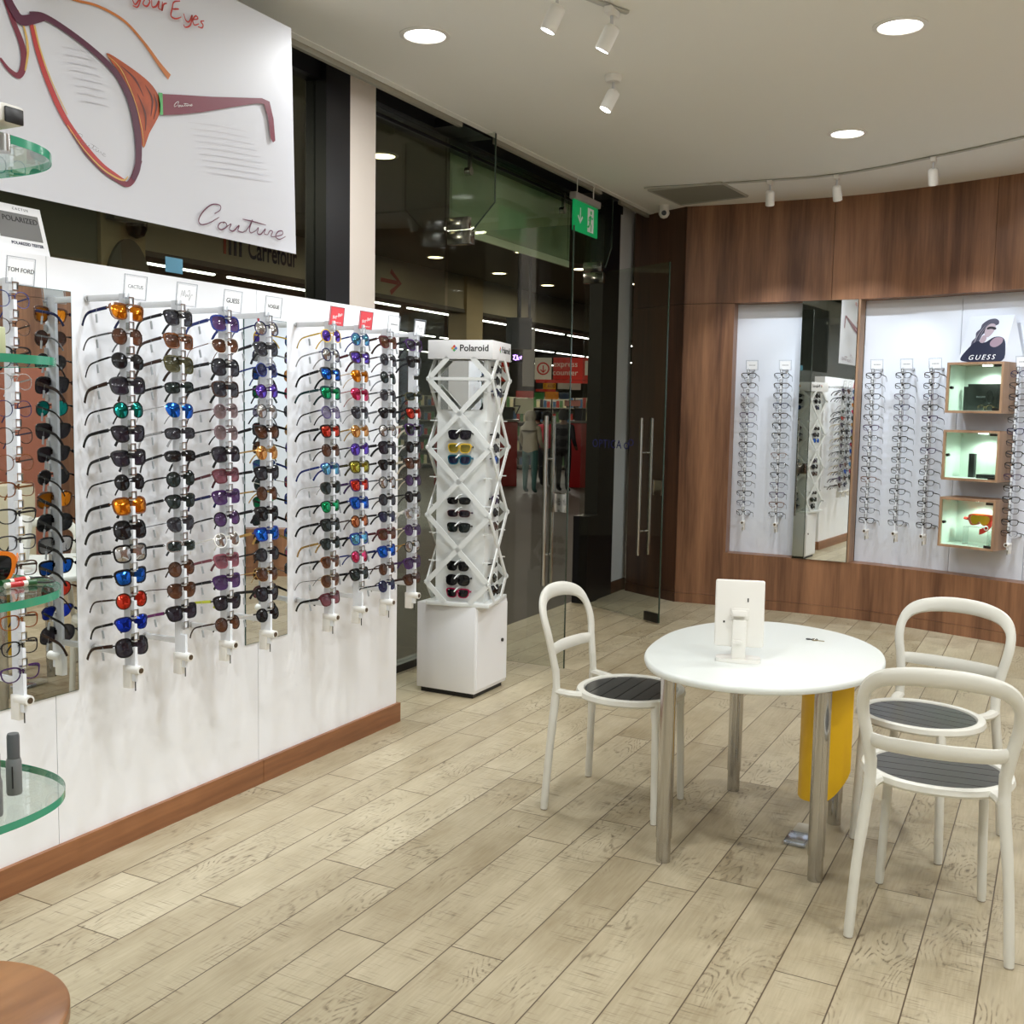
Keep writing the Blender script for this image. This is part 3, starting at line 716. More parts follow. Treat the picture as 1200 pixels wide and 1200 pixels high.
# niche rails on the curved wall
NR = [(-2.475, 'end rail of the lit niche'), (-2.19, 'niche rail beside the wall mirror'), (-1.424, 'first niche rail past the wall mirror'), (-1.182, 'second niche rail past the wall mirror'), (-.957, 'third niche rail past the wall mirror'), (-.326, 'niche rail past the lit display boxes'), (.02, 'nearer rail seen in the narrow mirror'), (.32, 'farther rail seen in the narrow mirror')]
NKIND = ['nrect', 'nrect', 'nround', 'optc', 'nrect', 'optw']
NCOL = ['black', 'black', 'graphite', 'navy', 'brown', 'black', 'black', 'black', 'purple', 'tortoise', 'black', 'graphite']
NPOS = []
for ri, (x, phrase) in enumerate(NR):
    rz_ = 0
    p = plan(x); w = nin(x); q = p - w * .160 + w * .2055; rotz = math.atan2(w.y, w.x)
    rail((q.x, q.y, .02), rotz, 'white eyewear rail with clear eyeglasses, ' + phrase.replace('niche rail', 'niche position', 1), 'white rails in the lit niche', ('bars', None))
    for i in range(15):
        c = random.choice(NCOL); k = random.choice(NKIND)
        glasses((q.x - w.x * .002, q.y - w.y * .002, ROWZ[i] + .02), rotz + PI / 2 + random.uniform(-.06, .06), k, c, 'clear', c if random.random() < .7 else 'black', f'{c} framed clear eyeglasses, {ORD[i]} on the {phrase}', 'eyeglasses in the lit niche', cat='eyeglasses', name='eyeglasses', tilt=-.14, tagged=False)

# niche mirror
mt = thing('wall_mirror', 'tall frameless mirror in the wood wall reflecting the sunglasses tower', 'mirror', plan(-1.8))
m0, m1 = plan(-2.045), plan(-1.588)
mc = (m0 + m1) / 2; U = (m1 - m0).normalized(); hw = (m1 - m0).length / 2
Um = Matrix.Rotation(math.radians(MIRROT), 3, 'Z') @ U if 'MIRROT' in globals() else U
F = frame(mc, Um, (0, 0, 1))
obj('mirror_glass', MB().box((-hw, NZ0 + .002, .006), (hw, NZ1 - .002, .008), F), MIRROR, mt, world=True)
obj('mirror_backing', MB().box((-hw, NZ0 + .001, -.018), (hw, NZ1 - .001, .0058), F), MEDGE, mt, world=True)

# lit display boxes
def lit_box(cz, h, label, gl):
    x = -.60
    w = nin(x); p = plan(x) - w * .148; t = tang(x)
    W = .435; D = .275
    th = thing('display_box', label, 'display box', (p.x, p.y, cz - h / 2), 0, 'lit wooden display boxes')
    F = frame(p + Vector((0, 0, cz - h / 2)), t, (0, 0, 1))      # x along wall, y up, z outwards
    T = .018
    b = MB().box((-W / 2, 0, 0), (W / 2, T, D), F).box((-W / 2, h - T, 0), (W / 2, h, D), F).box((-W / 2, T, 0), (-W / 2 + T, h - T, D), F).box((W / 2 - T, T, 0), (W / 2, h - T, D), F)
    obj('case', b, WOODX, th, world=True)
    obj('back_panel', MB().box((-W / 2 + T, T, .002), (W / 2 - T, h - T, .01), F).box((-W / 2 + T, T, .01), (-W / 2 + T + .002, h - T, D - .02), F).box((W / 2 - T - .002, T, .01), (W / 2 - T, h - T, D - .02), F).box((-W / 2 + T, T, .01), (W / 2 - T, T + .002, D - .02), F), pbr('box_lining', srgb(206, 218, 210), .5), th, world=True)
    d = obj('door', MB().box((-W / 2 + T + .001, T + .001, D - .012), (W / 2 - T - .001, h - T - .001, D - .007), F), glass('box_glass', (.93, .985, .95, 1)), th, world=True, label='clear glass door')
    obj('knob', MB().tube([F @ Vector((-W / 2 + .045, h * .5, D - .014)), F @ Vector((-W / 2 + .045, h * .5, D + .012))], .012, 12), DARKM, d, world=True)
    obj('hinge', MB().box((W / 2 - .075, h - T - .02, D - .016), (W / 2 - .02, h - T - .002, D - .002), F).box((W / 2 - .075, T + .002, D - .016), (W / 2 - .02, T + .02, D - .002), F), DARKM, d, world=True)
    lamp = obj('lamp', MB().lathe([(.035, 0), (.035, .008)], F @ Matrix.Translation((.03, h - T - .009, .13)) @ Matrix.Rotation(-PI / 2, 4, 'X'), 20), emis('box_lamp', (.9, 1, .92, 1), 8), th, world=True)
    ld = bpy.data.lights.new('box_light', 'SPOT'); lo = bpy.data.objects.new('box_light', ld); COL.objects.link(lo)
    ld.energy = 7; ld.color = (.88, 1, .9); ld.spot_size = math.radians(150); ld.spot_blend = .6; ld.shadow_soft_size = .02
    lo.location = F @ Vector((.03, h - T - .02, .13))
    return F, h
B1, h1 = lit_box(1.937, .385, 'topmost lit wooden box on the niche wall, holding a black case', 1)
B2, h2 = lit_box(1.420, .385, 'middle lit wooden box on the niche wall, almost empty', 2)
B3, h3 = lit_box(.900, .385, 'lowest lit wooden box on the niche wall, holding ski goggles', 3)
BKL = pbr('black_leather', srgb(20, 22, 22), .4)
t = thing('presentation_case', 'large black case standing open inside the topmost lit box', 'case', B1 @ Vector((.02, .022, .09)))
obj('panel', MB().box((-.125, .0205, .09), (.175, .225, .105), B1, bevel=.003), BKL, t, world=True)
text('lettering', 'BVLGARI', .018, TEXTG, t, B1 @ Matrix.Translation((-.02, .125, .1058)))
ring = MB().tube([B1 @ Vector((.05 + .028 * math.cos(a * PI / 10), .125 + .05 * math.sin(a * PI / 10), .1065)) for a in range(20)], .003, 6, closed=True)
obj('emblem', ring, pbr('emblem_black', srgb(34, 38, 38), .25), t, world=True)
t = thing('presentation_case', 'narrow black case leaning at the side inside the topmost lit box', 'case', B1 @ Vector((-.14, .022, .12)))
obj('panel', MB().box((-.165, .0205, .06), (-.13, .205, .088), B1, bevel=.003), BKL, t, world=True)
wmB = B1 @ Vector((.045, .038, .165)); a1 = math.atan2(nin(-.6).y, nin(-.6).x)
glasses(wmB, a1 + PI / 2, 'optr', 'gold', 'clear', 'gold', 'gold eyeglasses lying in front of the black case in the topmost box', None, tilt=0, tagged=False, cat='eyeglasses', name='eyeglasses')
tag(obj('black_box', MB().box((-.075, .0205, .09), (-.03, .205, .13), B2, bevel=.002), BKL), 'tall thin black box standing inside the middle lit box', 'box', 'black boxes in the middle display box')
tag(obj('black_box', MB().box((.02, .0205, .07), (.175, .052, .2), B2, bevel=.002), BKL), 'flat black box lying inside the middle lit box', 'box', 'black boxes in the middle display box')
# goggles
t = thing('ski_goggles', 'orange ski goggles with yellow lens on a clear stand in the lowest box', 'goggles', B3 @ Vector((.04, .13, .14)))
OR = pbr('goggle_orange', srgb(196, 70, 26), .4); GO = B3 @ Matrix.Translation((.045, .215, .135))
def gout(s): return smoothpath([(-.095 * s, .0, 0), (-.085 * s, .04 * s, 0), (0, .05 * s, 0), (.085 * s, .04 * s, 0), (.095 * s, 0, 0), (.07 * s, -.04 * s, 0), (.025 * s, -.038 * s, 0), (0, -.015 * s, 0), (-.025 * s, -.038 * s, 0), (-.07 * s, -.04 * s, 0)], 4, True)
def gw(x): return -1.8 * x * x
a_, b_ = gout(1.0), gout(.78)
g = MB(); n = len(a_); vs = [GO @ Vector((p.x, p.y, gw(p.x) - .035)) for p in a_] + [GO @ Vector((p.x, p.y, gw(p.x) + .012)) for p in a_] + [GO @ Vector((p.x, p.y, gw(p.x) + .016)) for p in b_]
g._add(vs, [(i, (i + 1) % n, n + (i + 1) % n, n + i) for i in range(n)] + [(n + i, n + (i + 1) % n, 2 * n + (i + 1) % n, 2 * n + i) for i in range(n)])
obj('goggle_frame', g, OR, t, world=True)
g = MB(); vs = [GO @ Vector((0, .012, .012))] + [GO @ Vector((p.x, p.y, gw(p.x) + .011)) for p in b_]
g._add(vs, [(0, 1 + i, 1 + (i + 1) % n) for i in range(n)]); obj('goggle_lens', g, pbr('goggle_yellow', srgb(226, 186, 44), .1, .3), t, world=True)
g = MB(); vs = []; pts = [(.09, .0, -.02), (.105, -.01, .02), (.09, -.045, .05), (.05, -.075, .058), (.02, -.085, .05)]
for p in smoothpath(pts, 4): vs += [GO @ (p + Vector((0, .022, 0))), GO @ (p + Vector((0, -.022, 0)))]
g._add(vs, [(2 * i, 2 * i + 1, 2 * i + 3, 2 * i + 2) for i in range(len(vs) // 2 - 1)]); obj('strap', g, pbr('strap_red', srgb(214, 52, 40), .6), t, world=True)
g = MB().tube([GO @ Vector((-.1, 0, -.03)), GO @ Vector((-.135, .006, -.03))], .022, 8, flat=.5); obj('strap_end', g, MATS['strap_red'], t, world=True)
g = MB().tube([GO @ Vector((.075 + .015 * math.cos(a * PI / 6), -.052 + .015 * math.sin(a * PI / 6), .0585)) for a in range(12)], .004, 6, closed=True); obj('strap_emblem', g, TEXTW, t, world=True)
t = thing('goggle_stand', 'clear bent acrylic stand under the ski goggles in the lowest box', 'stand', B3 @ Vector((.04, .022, .14)))
ACR2 = glass('acrylic_body', (.93, .95, .94, 1), body=.12, bodycol=(.8, .85, .82, 1))
obj('support_sheet', MB().box((-.06, .0205, .10), (-.055, .16, .19), B3).box((.13, .0205, .10), (.135, .14, .19), B3).box((-.06, .16, .10), (.135, .164, .19), B3), ACR2, t, world=True)
sb = MB()
for x0, x1 in ((.0, .012), (.02, .03), (.04, .075), (.083, .112), (.12, .135)): sb.box((x0 - .01, .0206, .2), (x1 - .01, .0212, .212), B3)
tag(obj('shelf_lettering', sb, TEXTK), 'small dark lettering on the floor of the lowest lit box', 'lettering')

# poster standing on the top box
PB = B1 @ Vector((-.03, h1 + .001, .14)); tt = tang(-.6); nn = nin(-.6)
ps = thing('standing_poster', 'standing cardboard poster of a person in black clothes above the lit boxes', 'poster', PB)
PF = frame(PB, tt, Vector((0, 0, 1)) - nn * .22 + tt * .12)
obj('board', MB().box((-.17, 0, -.004), (.17, .37, 0), PF), pbr('poster_white', srgb(214, 220, 234), .3), ps, world=True)
sw = MB(); sw._add([PF @ Vector(v) for v in ((.17, 0, 0), (.17, .37, 0), (.29, .02, -.1), (.168, 0, -.003), (.168, .37, -.003), (.288, .02, -.103))], [(0, 1, 2), (5, 4, 3), (0, 3, 4, 1), (1, 4, 5, 2), (0, 2, 5, 3)]); obj('easel_wing', sw, pbr('poster_wing', srgb(206, 210, 218), .5), ps, world=True)
def pflat(name, pts, col, h, sm=4):
    q = smoothpath([(x, y, 0) for x, y in pts], sm, True) if sm else [Vector((x, y, 0)) for x, y in pts]
    g = MB(); c = sum(q, Vector()) / len(q)
    g._add([PF @ Vector((c.x, c.y, h))] + [PF @ Vector((p.x, p.y, h)) for p in q], [(0, 1 + i, 1 + (i + 1) % len(q)) for i in range(len(q))])
    return obj(name, g, pbr('ink_%d_%d_%d' % col, srgb(*col), .35), ps, world=True, smooth=0)
pflat('printed_hair', [(-.10, .12), (-.105, .17), (-.085, .2), (-.09, .24), (-.065, .27), (-.06, .305), (-.02, .338), (.03, .345), (.062, .325), (.064, .298), (.03, .308), (-.002, .29), (-.012, .25), (-.04, .215), (-.05, .17), (-.075, .14)], (74, 74, 92), .0005)
for k_, c_ in enumerate(((150, 146, 158), (52, 52, 70), (128, 124, 138), (44, 44, 60))): pflat('printed_strand', [(-.085 + .014 * k_, .15 + .02 * k_), (-.082 + .016 * k_, .2 + .018 * k_), (-.06 + .016 * k_, .25 + .016 * k_), (-.03 + .012 * k_, .3 + .008 * k_), (-.037 + .012 * k_, .29 + .008 * k_), (-.068 + .016 * k_, .235 + .016 * k_)], c_, .0006 + .00004 * k_)
pflat('printed_face', [(-.02, .22), (-.025, .27), (.0, .305), (.04, .3), (.05, .265), (.035, .225), (.01, .2)], (176, 160, 170), .0009)
pflat('printed_clothing', [(-.16, .03), (-.13, .1), (-.07, .17), (.0, .16), (.06, .2), (.13, .19), (.165, .12), (.168, .01), (.0, .004), (-.1, .008)], (24, 30, 56), .0007)
pflat('printed_shoulder', [(.04, .16), (.07, .195), (.125, .19), (.13, .15), (.09, .12), (.05, .13)], (150, 128, 142), .0011)
pflat('printed_hand', [(-.045, .17), (-.03, .215), (.0, .205), (.0, .17), (-.02, .155)], (168, 150, 160), .0012)
pflat('printed_sunglasses', [(-.012, .262), (-.01, .28), (.02, .284), (.055, .272), (.052, .256), (.02, .264)], (28, 28, 36), .0013)
text('printed_title', 'GUESS', .056, TEXTW, ps, PF @ Matrix.Translation((.005, .04, .0016)), spacing=1.4, shear=.12)

# ------------------------------------------------------------------ banner with printed spectacles
BX = -3.215
TOPZ = on_x(341, 33, BX).z
bn = thing('hanging_banner', 'large white hanging banner printed with purple and orange spectacles', 'banner', (BX, 3.2, 2.4))
def bp_(x3, y3):                                        # poster coordinates -> (y, z) on the banner plane
    q = on_x(x3 / 3.0, y3 / 3.0, BX); return (q.y, q.z)
r0, r1 = on_x(341, 33, BX), on_x(346.7, 297.7, BX)
BW = pbr('banner_white', srgb(214, 216, 224), .45)
b_ = MB()
b_._add([Vector((BX + d, y, z)) for d in (-.001, .001) for y, z in ((.7, r1.z), (r1.y, r1.z), (r0.y, TOPZ), (.7, TOPZ))], [(0, 1, 2, 3), (7, 6, 5, 4)] + [(i, i + 4, (i + 1) % 4 + 4, (i + 1) % 4) for i in range(4)])
obj('sheet', b_, BW, bn, world=True)
obj('hanging_wire', MB().tube([(BX, .9, TOPZ - .01), (BX, .9, CEZ)], .002, 6).tube([(BX, 3.2, TOPZ - .01), (BX, 3.2, CEZ)], .002, 6), ALU, bn, world=True)
BU, BV = Vector((0, 1, 0)), Vector((0, 0, 1))
BO = Vector((BX + .0012, 0, 0))
LAY = [0.0]
def clipz(p): return (p[0], min(p[1], TOPZ - .002))
def bstroke(name, pts, w, mat, sub=6, closed=False):
    LAY[0] += .00025
    P = smoothpath([(x, y, 0) for x, y in pts], sub, closed)
    if closed: P.append(P[0])
    W = w if not isinstance(w, (list, tuple)) else None
    if W is None:
        m = len(P); ws = []
        for i in range(m):
            t = i / (m - 1) * (len(w) - 1); k = min(int(t), len(w) - 2); ws.append((w[k] + (w[k + 1] - w[k]) * (t - k)))
    else: ws = [W] * len(P)
    sc = .00079                                          # metres per 1/3 px here
    # keep only pieces under the ceiling
    Q = [bp_(p.x, p.y) for p in P]
    g = MB(); run = []; rw = []
    for q, ww in zip(Q, ws):
        if q[1] < TOPZ - .004: run.append(q); rw.append(ww * sc)
        else:
            if len(run) > 1: g.ribbon(run, rw, BO, BU, BV, LAY[0])
            run = []; rw = []
    if len(run) > 1: g.ribbon(run, rw, BO, BU, BV, LAY[0])
    return obj(name, g, mat, bn, world=True, smooth=0)
def bfill(name, pts, mat, sm=4):
    LAY[0] += .00025
    q = smoothpath([(x, y, 0) for x, y in pts], sm, True) if sm else [Vector((x, y, 0)) for x, y in pts]
    g = MB(); V = [clipz(bp_(p.x, p.y)) for p in q]; n = len(V)
    bm = bmesh.new(); vv = [bm.verts.new((BO.x + LAY[0], y, z)) for y, z in V]; f = bm.faces.new(vv); bmesh.ops.triangulate(bm, faces=[f]); bm.verts.index_update()
    g._add([v.co.copy() for v in bm.verts], [tuple(v.index for v in f.verts) for f in bm.faces]); bm.free()
    return obj(name, g, mat, bn, world=True, smooth=0)
PUR = pbr('ink_plum', srgb(86, 34, 60), .4); MAR = pbr('ink_maroon', srgb(122, 46, 64), .4); RED = pbr('ink_red', srgb(186, 62, 62), .4); ORG = pbr('ink_orange', srgb(196, 116, 52), .4); YEL = pbr('ink_yellow', srgb(214, 176, 96), .4); GRN = pbr('ink_green', srgb(86, 176, 100), .4); TOR = pbr('ink_tortoise', srgb(190, 84, 36), .4, noise=.7, nscale=14); PALE = pbr('ink_pale', srgb(206, 207, 215), .4); REDT = pbr('ink_red_text', srgb(190, 52, 44), .4); PLT = pbr('ink_plum_text', srgb(104, 52, 78), .4)
for k in range(9):
    y0 = 430 + k * 22; x0 = 620 + k * 8
    bstroke('printed_shade', [(x0 + 40, y0), (x0 + 140, y0 + 12), (x0 + 250 + k * 3, y0 + 34)], [2, 7, 2], PALE)
for k in range(8): bstroke('printed_shade', [(215 + k * 9, 165 + k * 27), (265 + k * 9, 172 + k * 27), (325 + k * 8, 188 + k * 27)], [2, 8, 2], PALE)
bstroke('printed_far_temple', [(232, -12), (262, 2), (340, 22), (430, 72), (500, 148), (556, 226), (592, 272)], [9, 10, 12, 13, 16, 24, 34], ORG)
bstroke('printed_lens_rim', [(12, -10), (44, 80), (74, 160), (80, 225), (62, 266), (28, 246), (-4, 205)], [22, 26, 30, 32, 26, 18, 12], MAR)
bstroke('printed_lens_rim', [(58, 36), (84, 110), (94, 180), (84, 250)], [8, 10, 12, 6], YEL)
bstroke('printed_lens_rim', [(105, 80), (125, 170), (165, 290), (220, 410), (285, 505), (350, 580), (400, 618), (436, 642)], [20, 24, 28, 30, 30, 30, 28, 24], RED)
bstroke('printed_lens_rim', [(250, 470), (300, 540), (360, 600), (408, 632), (444, 648), (468, 620), (486, 560)], [10, 18, 24, 26, 26, 34, 36], MAR)
bstroke('printed_lens_rim', [(232, 440), (290, 524), (352, 590), (402, 624), (432, 634), (446, 620)], [4, 6, 8, 9, 8, 4], YEL)
bstroke('printed_lens_rim', [(116, 90), (138, 180), (178, 290), (232, 404)], [10, 8, 6, 4], YEL)
bfill('printed_tortoise', [(368, 188), (440, 228), (520, 290), (555, 345), (556, 400), (520, 470), (500, 520), (484, 470), (470, 380), (430, 280)], TOR)
INKD = pbr('ink_dark_brown', srgb(92, 34, 24), .4)
for st in ([(420, 232), (470, 280), (500, 340)], [(505, 300), (530, 350), (525, 410)], [(478, 330), (505, 400), (506, 460)], [(535, 330), (545, 370), (535, 420)]): bstroke('printed_tortoise_fleck', st, [2, 13, 3], INKD)
bstroke('printed_lens_rim', [(100, 54), (150, 60), (235, 112), (330, 186), (405, 262), (452, 350), (474, 440), (482, 520), (478, 590), (462, 632)], [28, 28, 28, 30, 34, 42, 44, 40, 36, 26], PUR)
bstroke('printed_bridge', [(18, -12), (38, 30), (66, 70), (104, 70), (150, 62)], [34, 40, 44, 40, 26], PUR)
bstroke('printed_highlight', [(372, 196), (420, 246), (466, 350), (492, 450), (500, 520)], [3, 5, 4, 4, 2], YEL)
bfill('printed_temple', [(563, 331), (640, 335), (740, 341), (850, 344), (915, 346), (942, 358), (956, 420), (962, 495), (954, 502), (946, 488), (936, 410), (922, 366), (900, 364), (820, 376), (700, 396), (620, 404), (565, 406)], MAR, 0)
bfill('printed_hinge', [(550, 326), (565, 328), (567, 405), (556, 404), (558, 370)], GRN, 0)
CUT = [[(748, 752), (768, 738), (766, 722), (738, 720), (708, 744), (692, 774), (702, 790), (732, 783), (764, 764)], [(784, 781), (768, 784), (760, 799), (772, 808), (791, 797), (786, 783), (777, 786)], [(791, 797), (806, 788), (800, 806), (813, 813), (834, 793), (830, 811), (846, 817), (856, 812)], [(856, 815), (870, 795), (881, 773), (870, 806), (876, 819), (892, 812)], [(846, 771), (885, 780), (928, 792)], [(892, 812), (902, 801), (898, 820), (910, 824), (926, 805), (922, 822), (934, 826)], [(934, 826), (942, 812), (951, 815), (946, 830), (954, 833)], [(954, 833), (984, 826), (985, 813), (970, 815), (962, 832), (975, 842), (997, 832)]]
def couture(x0, y0, s, w, mat, rotk=0.0, stretch=1.0):
    for st in CUT: bstroke('printed_script', [(x0 + (x - 690) * s, y0 + (y - 715) * s * stretch + (x - 690) * s * rotk) for x, y in st], [w * .7, w, w * 1.2, w, w * .6], mat)
couture(690, 715, 1.0, 6.4, PLT)
couture(604, 361, .21, 2.0, TEXTW, -.22)
couture(252, 462, .36, 1.4, TEXTG, .42)
# "your Eyes" (its top is cut by the ceiling)
EY = [[(452, -6), (464, 18), (478, 2), (486, -10), (474, 26), (456, 22)], [(500, -4), (492, 16), (506, 24), (516, 6), (502, -4)], [(522, 2), (524, 26), (538, 24), (548, 6), (546, 30), (556, 36)], [(560, 8), (558, 40), (564, 18), (576, 14)], [(622, 6), (600, 10), (594, 32), (590, 58), (606, 68), (626, 62)], [(596, 34), (618, 34)], [(634, 50), (642, 74), (654, 78), (664, 56), (658, 90), (640, 98), (634, 88)], [(664, 72), (684, 68), (676, 58), (666, 74), (672, 90), (688, 86)], [(706, 76), (694, 78), (702, 90), (698, 100), (684, 96)]]
for st in EY: bstroke('printed_slogan', st, [5, 8, 9, 8, 5], REDT)

# tester card standing on the display wall
TF = frame((PX - .03, 2.525, 2.2005), (0, 1, 0), Vector((-.30, 0, 1)))
tc_ = thing('lens_tester_card', 'grey and white polarized lens tester card standing on the white wall', 'tester card', (PX - .03, 2.525, 2.2))
obj('card', MB().box((-.105, 0, -.003), (.093, .175, 0), TF), WHITE, tc_, world=True)
obj('grey_window', MB().box((-.092, .052, .0002), (.076, .145, .0008), TF), pbr('tester_grey', srgb(118, 118, 118), .25), tc_, world=True)
text('lettering', 'POLARIZED', .027, TEXTK, tc_, TF @ Matrix.Translation((.0, .122, .0012)))
text('lettering', 'POLARIZED TESTER', .0145, TEXTN, tc_, TF @ Matrix.Translation((.01, .036, .0006)), bold=.0004)
text('lettering', 'C A C T U S', .012, TEXTG, tc_, TF @ Matrix.Translation((.01, .161, .0006)))

# ------------------------------------------------------------------ sunglasses tower and its cabinet
cb = thing('display_cabinet', 'low white square cabinet under the sunglasses tower', 'cabinet', (-3.205, 5.57, 0))
obj('cabinet_body', MB().box((-3.405, 5.37, .03), (-3.005, 5.77, .548), bevel=.003), WHITE, cb, world=True)
obj('plinth', MB().box((-3.385, 5.39, 0), (-3.025, 5.75, .03)), BLACK, cb, world=True)
obj('door', MB().box((-3.005, 5.39, .05), (-3.0, 5.765, .53)), WHITE, cb, world=True)
obj('cabinet_lock', MB().tube([(-3.0, 5.70, .30), (-2.992, 5.70, .30)], .011, 12), DARKM, cb, world=True)
TCX, TCY = -3.16, 5.54
TROT = math.radians(12)
def trot(p):
    return Matrix.Translation((TCX, TCY, 0)) @ Matrix.Rotation(TROT, 4, 'Z') @ Matrix.Translation((-TCX, -TCY, 0)) @ Vector(p)
tw = thing('display_tower', 'tall white rotating sunglasses tower with diamond lattice', 'display tower', (TCX, TCY, .55))
TWM = pbr('tower_white', srgb(226, 229, 228), .35)
obj('turntable_plate', MB().box((TCX - .195, TCY - .195, .5485), (TCX + .195, TCY + .195, .572), bevel=.002), TWM, tw, world=True)
obj('core', MB().box((TCX - .15, TCY - .145, .572), (TCX + .15, TCY + .145, 1.985)), TWM, tw, world=True)
hdr = obj('header', MB().box((TCX - .195, TCY - .195, 1.990), (TCX + .195, TCY + .195, 2.098), bevel=.002), WHITE, tw, world=True)
F1 = frame((TCX, TCY - .195, 2.047), (1, 0, 0), (0, 0, 1)); F2 = frame((TCX + .195, TCY, 2.047), (0, 1, 0), (0, 0, 1)); F3 = frame((TCX, TCY + .195, 2.047), (-1, 0, 0), (0, 0, 1)); F4 = frame((TCX - .195, TCY, 2.047), (0, -1, 0), (0, 0, 1))
for F in (F1, F2, F3):
    text('brand_lettering', 'Polaroid', .052, TEXTK, hdr, F @ Matrix.Translation((.085, .004, .0008)), bold=.0009)
    for (dx, dy), c in (((0, 1), (214, 60, 60)), ((1, 0), (70, 120, 190)), ((0, -1), (60, 160, 90)), ((-1, 0), (224, 160, 50))):
        g = MB(); cx, cy, q = -.035 + dx * .0105, .004 + dy * .0105, .0095
        g.poly([F @ Vector((cx + q, cy, .0008)), F @ Vector((cx, cy + q, .0008)), F @ Vector((cx - q, cy, .0008)), F @ Vector((cx, cy - q, .0008))])
        obj('brand_emblem', g, pbr('emblem_%d' % c[0], srgb(*c), .4), hdr, world=True)
def lattice(F, hw, name):
    g = MB()
    for k in range(4):
        zc = 1.876 - .397 * k - 2.047
        zu = zc + .1985; zl = zc - .1985
        cut = 1.992 - 2.047
        for s in (-1, 1):
            a = (0, zu); b = (s * hw, zc); c = (0, zl)
            if zu > cut: f = (zu - cut) / (zu - zc); a = (s * hw * f, cut)
            low = .572 - 2.047
            if zl < low: f = (zc - low) / (zc - zl); c = (s * hw * (1 - f), low)
            for p, q in ((a, b), (b, c)):
                P = Vector((p[0], p[1], 0)); Q = Vector((q[0], q[1], 0)); t = (Q - P).normalized(); n = Vector((-t.y, t.x, 0)) * .0145
                P -= t * .008; Q += t * .008
                vs = [F @ (w + Vector((0, 0, d))) for d in (-.004, .004) for w in (P + n, Q + n, Q - n, P - n)]
                g._add(vs, [(0, 1, 2, 3), (7, 6, 5, 4)] + [(i, i + 4, (i + 1) % 4 + 4, (i + 1) % 4) for i in range(4)])
    for k in range(8):
        z = 1.80 - .165 * k - 2.047
        g.box((-.155, z - .003, -.05), (-.149, z + .003, .0), F).box((.149, z - .003, -.05), (.155, z + .003, .0), F)
    return obj(name, g, TWM, tw, world=True)
lattice(F1 @ Matrix.Translation((0, 0, -.004)), .19, 'lattice'); lattice(F3 @ Matrix.Translation((0, 0, -.004)), .19, 'lattice')
lattice(F2 @ Matrix.Translation((0, 0, -.004)), .185, 'lattice'); lattice(F4 @ Matrix.Translation((0, 0, -.004)), .185, 'lattice')
obj('mirror_insert', MB().box((TCX - .13, TCY - .149, 1.70), (TCX + .13, TCY - .1455, 1.98)), MIRROR, tw, world=True)
obj('cross_bar', MB().box((TCX - .185, TCY - .192, 1.868), (TCX + .185, TCY - .184, 1.886)), TWM, tw, world=True)
def peg(*pts): obj('display_peg', MB().tube(pts, .004, 6), TWM, tw, world=True)
TZ = [1.543, 1.466, 1.399, 1.16, 1.086, 1.003, .775, .693, .616]
FRONT = 'way black smoke black,way yellow yellow black,way turquoise navy turquoise,rect black dark black,rect burgundy smoke purple,way black green black,way black dark black,butter black dark black,way pink dark pink'.split(',')
DIA = ['upper', 'middle', 'lower']; POS = ['top', 'middle', 'bottom']
for i, it in enumerate(FRONT):
    w = it.split(); z = TZ[i] + (.01 if i < 9 else 0)
    glasses(trot((TCX + .0, TCY - .185, z)), TROT + random.uniform(-.05, .05), w[0], w[1], w[2], w[3], f'{w[1]} sunglasses, {POS[i % 3]} of three in the {DIA[i // 3]} diamond on the tower front', 'sunglasses on the tower front', tilt=-.1, tagged=False, size=1.08)
    peg((TCX + .005, TCY - .145, z + .034), (TCX, TCY - .18, z + .032), (TCX - .012, TCY - .212, z + .012))
SIDE = 'way black dark black,round navy blue black,way olive green black,rect black dark black,way brown brown brown,round black dark grey,way purple smoke black,butter black dark black,way graphite grey black,rect black dark black,way navy smoke navy,way black dark black'.split(',')
ZS = [1.93, 1.862, 1.79] + TZ
DIA4 = ['highest', 'second', 'third', 'lowest']
for fi, (F, off, nm, rz, rows) in enumerate(((F2, .178, 'side by the doors', PI / 2, range(12)), (F3, .178, 'back, seen in the wall mirror', PI, range(12)), (F4, .178, 'side by the white wall', -PI / 2, range(12)))):
    for i in rows:
        w = SIDE[(i * 5 + fi * 3) % 12].split(); z = ZS[i] + .01
        p = Vector((TCX, TCY, z)) + Vector((F[0][2], F[1][2], 0)) * off
        glasses(trot(p), TROT + rz + random.uniform(-.15, .15), w[0], w[1], w[2], w[3], f'{w[1]} sunglasses, {POS[i % 3]} in {DIA4[i // 3]} diamond, tower {nm}', 'sunglasses on the tower ' + nm.split(',')[0], tilt=-.1, tagged=(fi == 0))
        d = Vector((F[0][2], F[1][2], 0)); b0 = .155 if fi != 1 else .145
        c = Vector((TCX, TCY, z + .03))
        peg(c + d * b0, c + d * (off - .008), c + d * (off + .012) - Vector((0, 0, .022)))
tw.rotation_euler.z = TROT

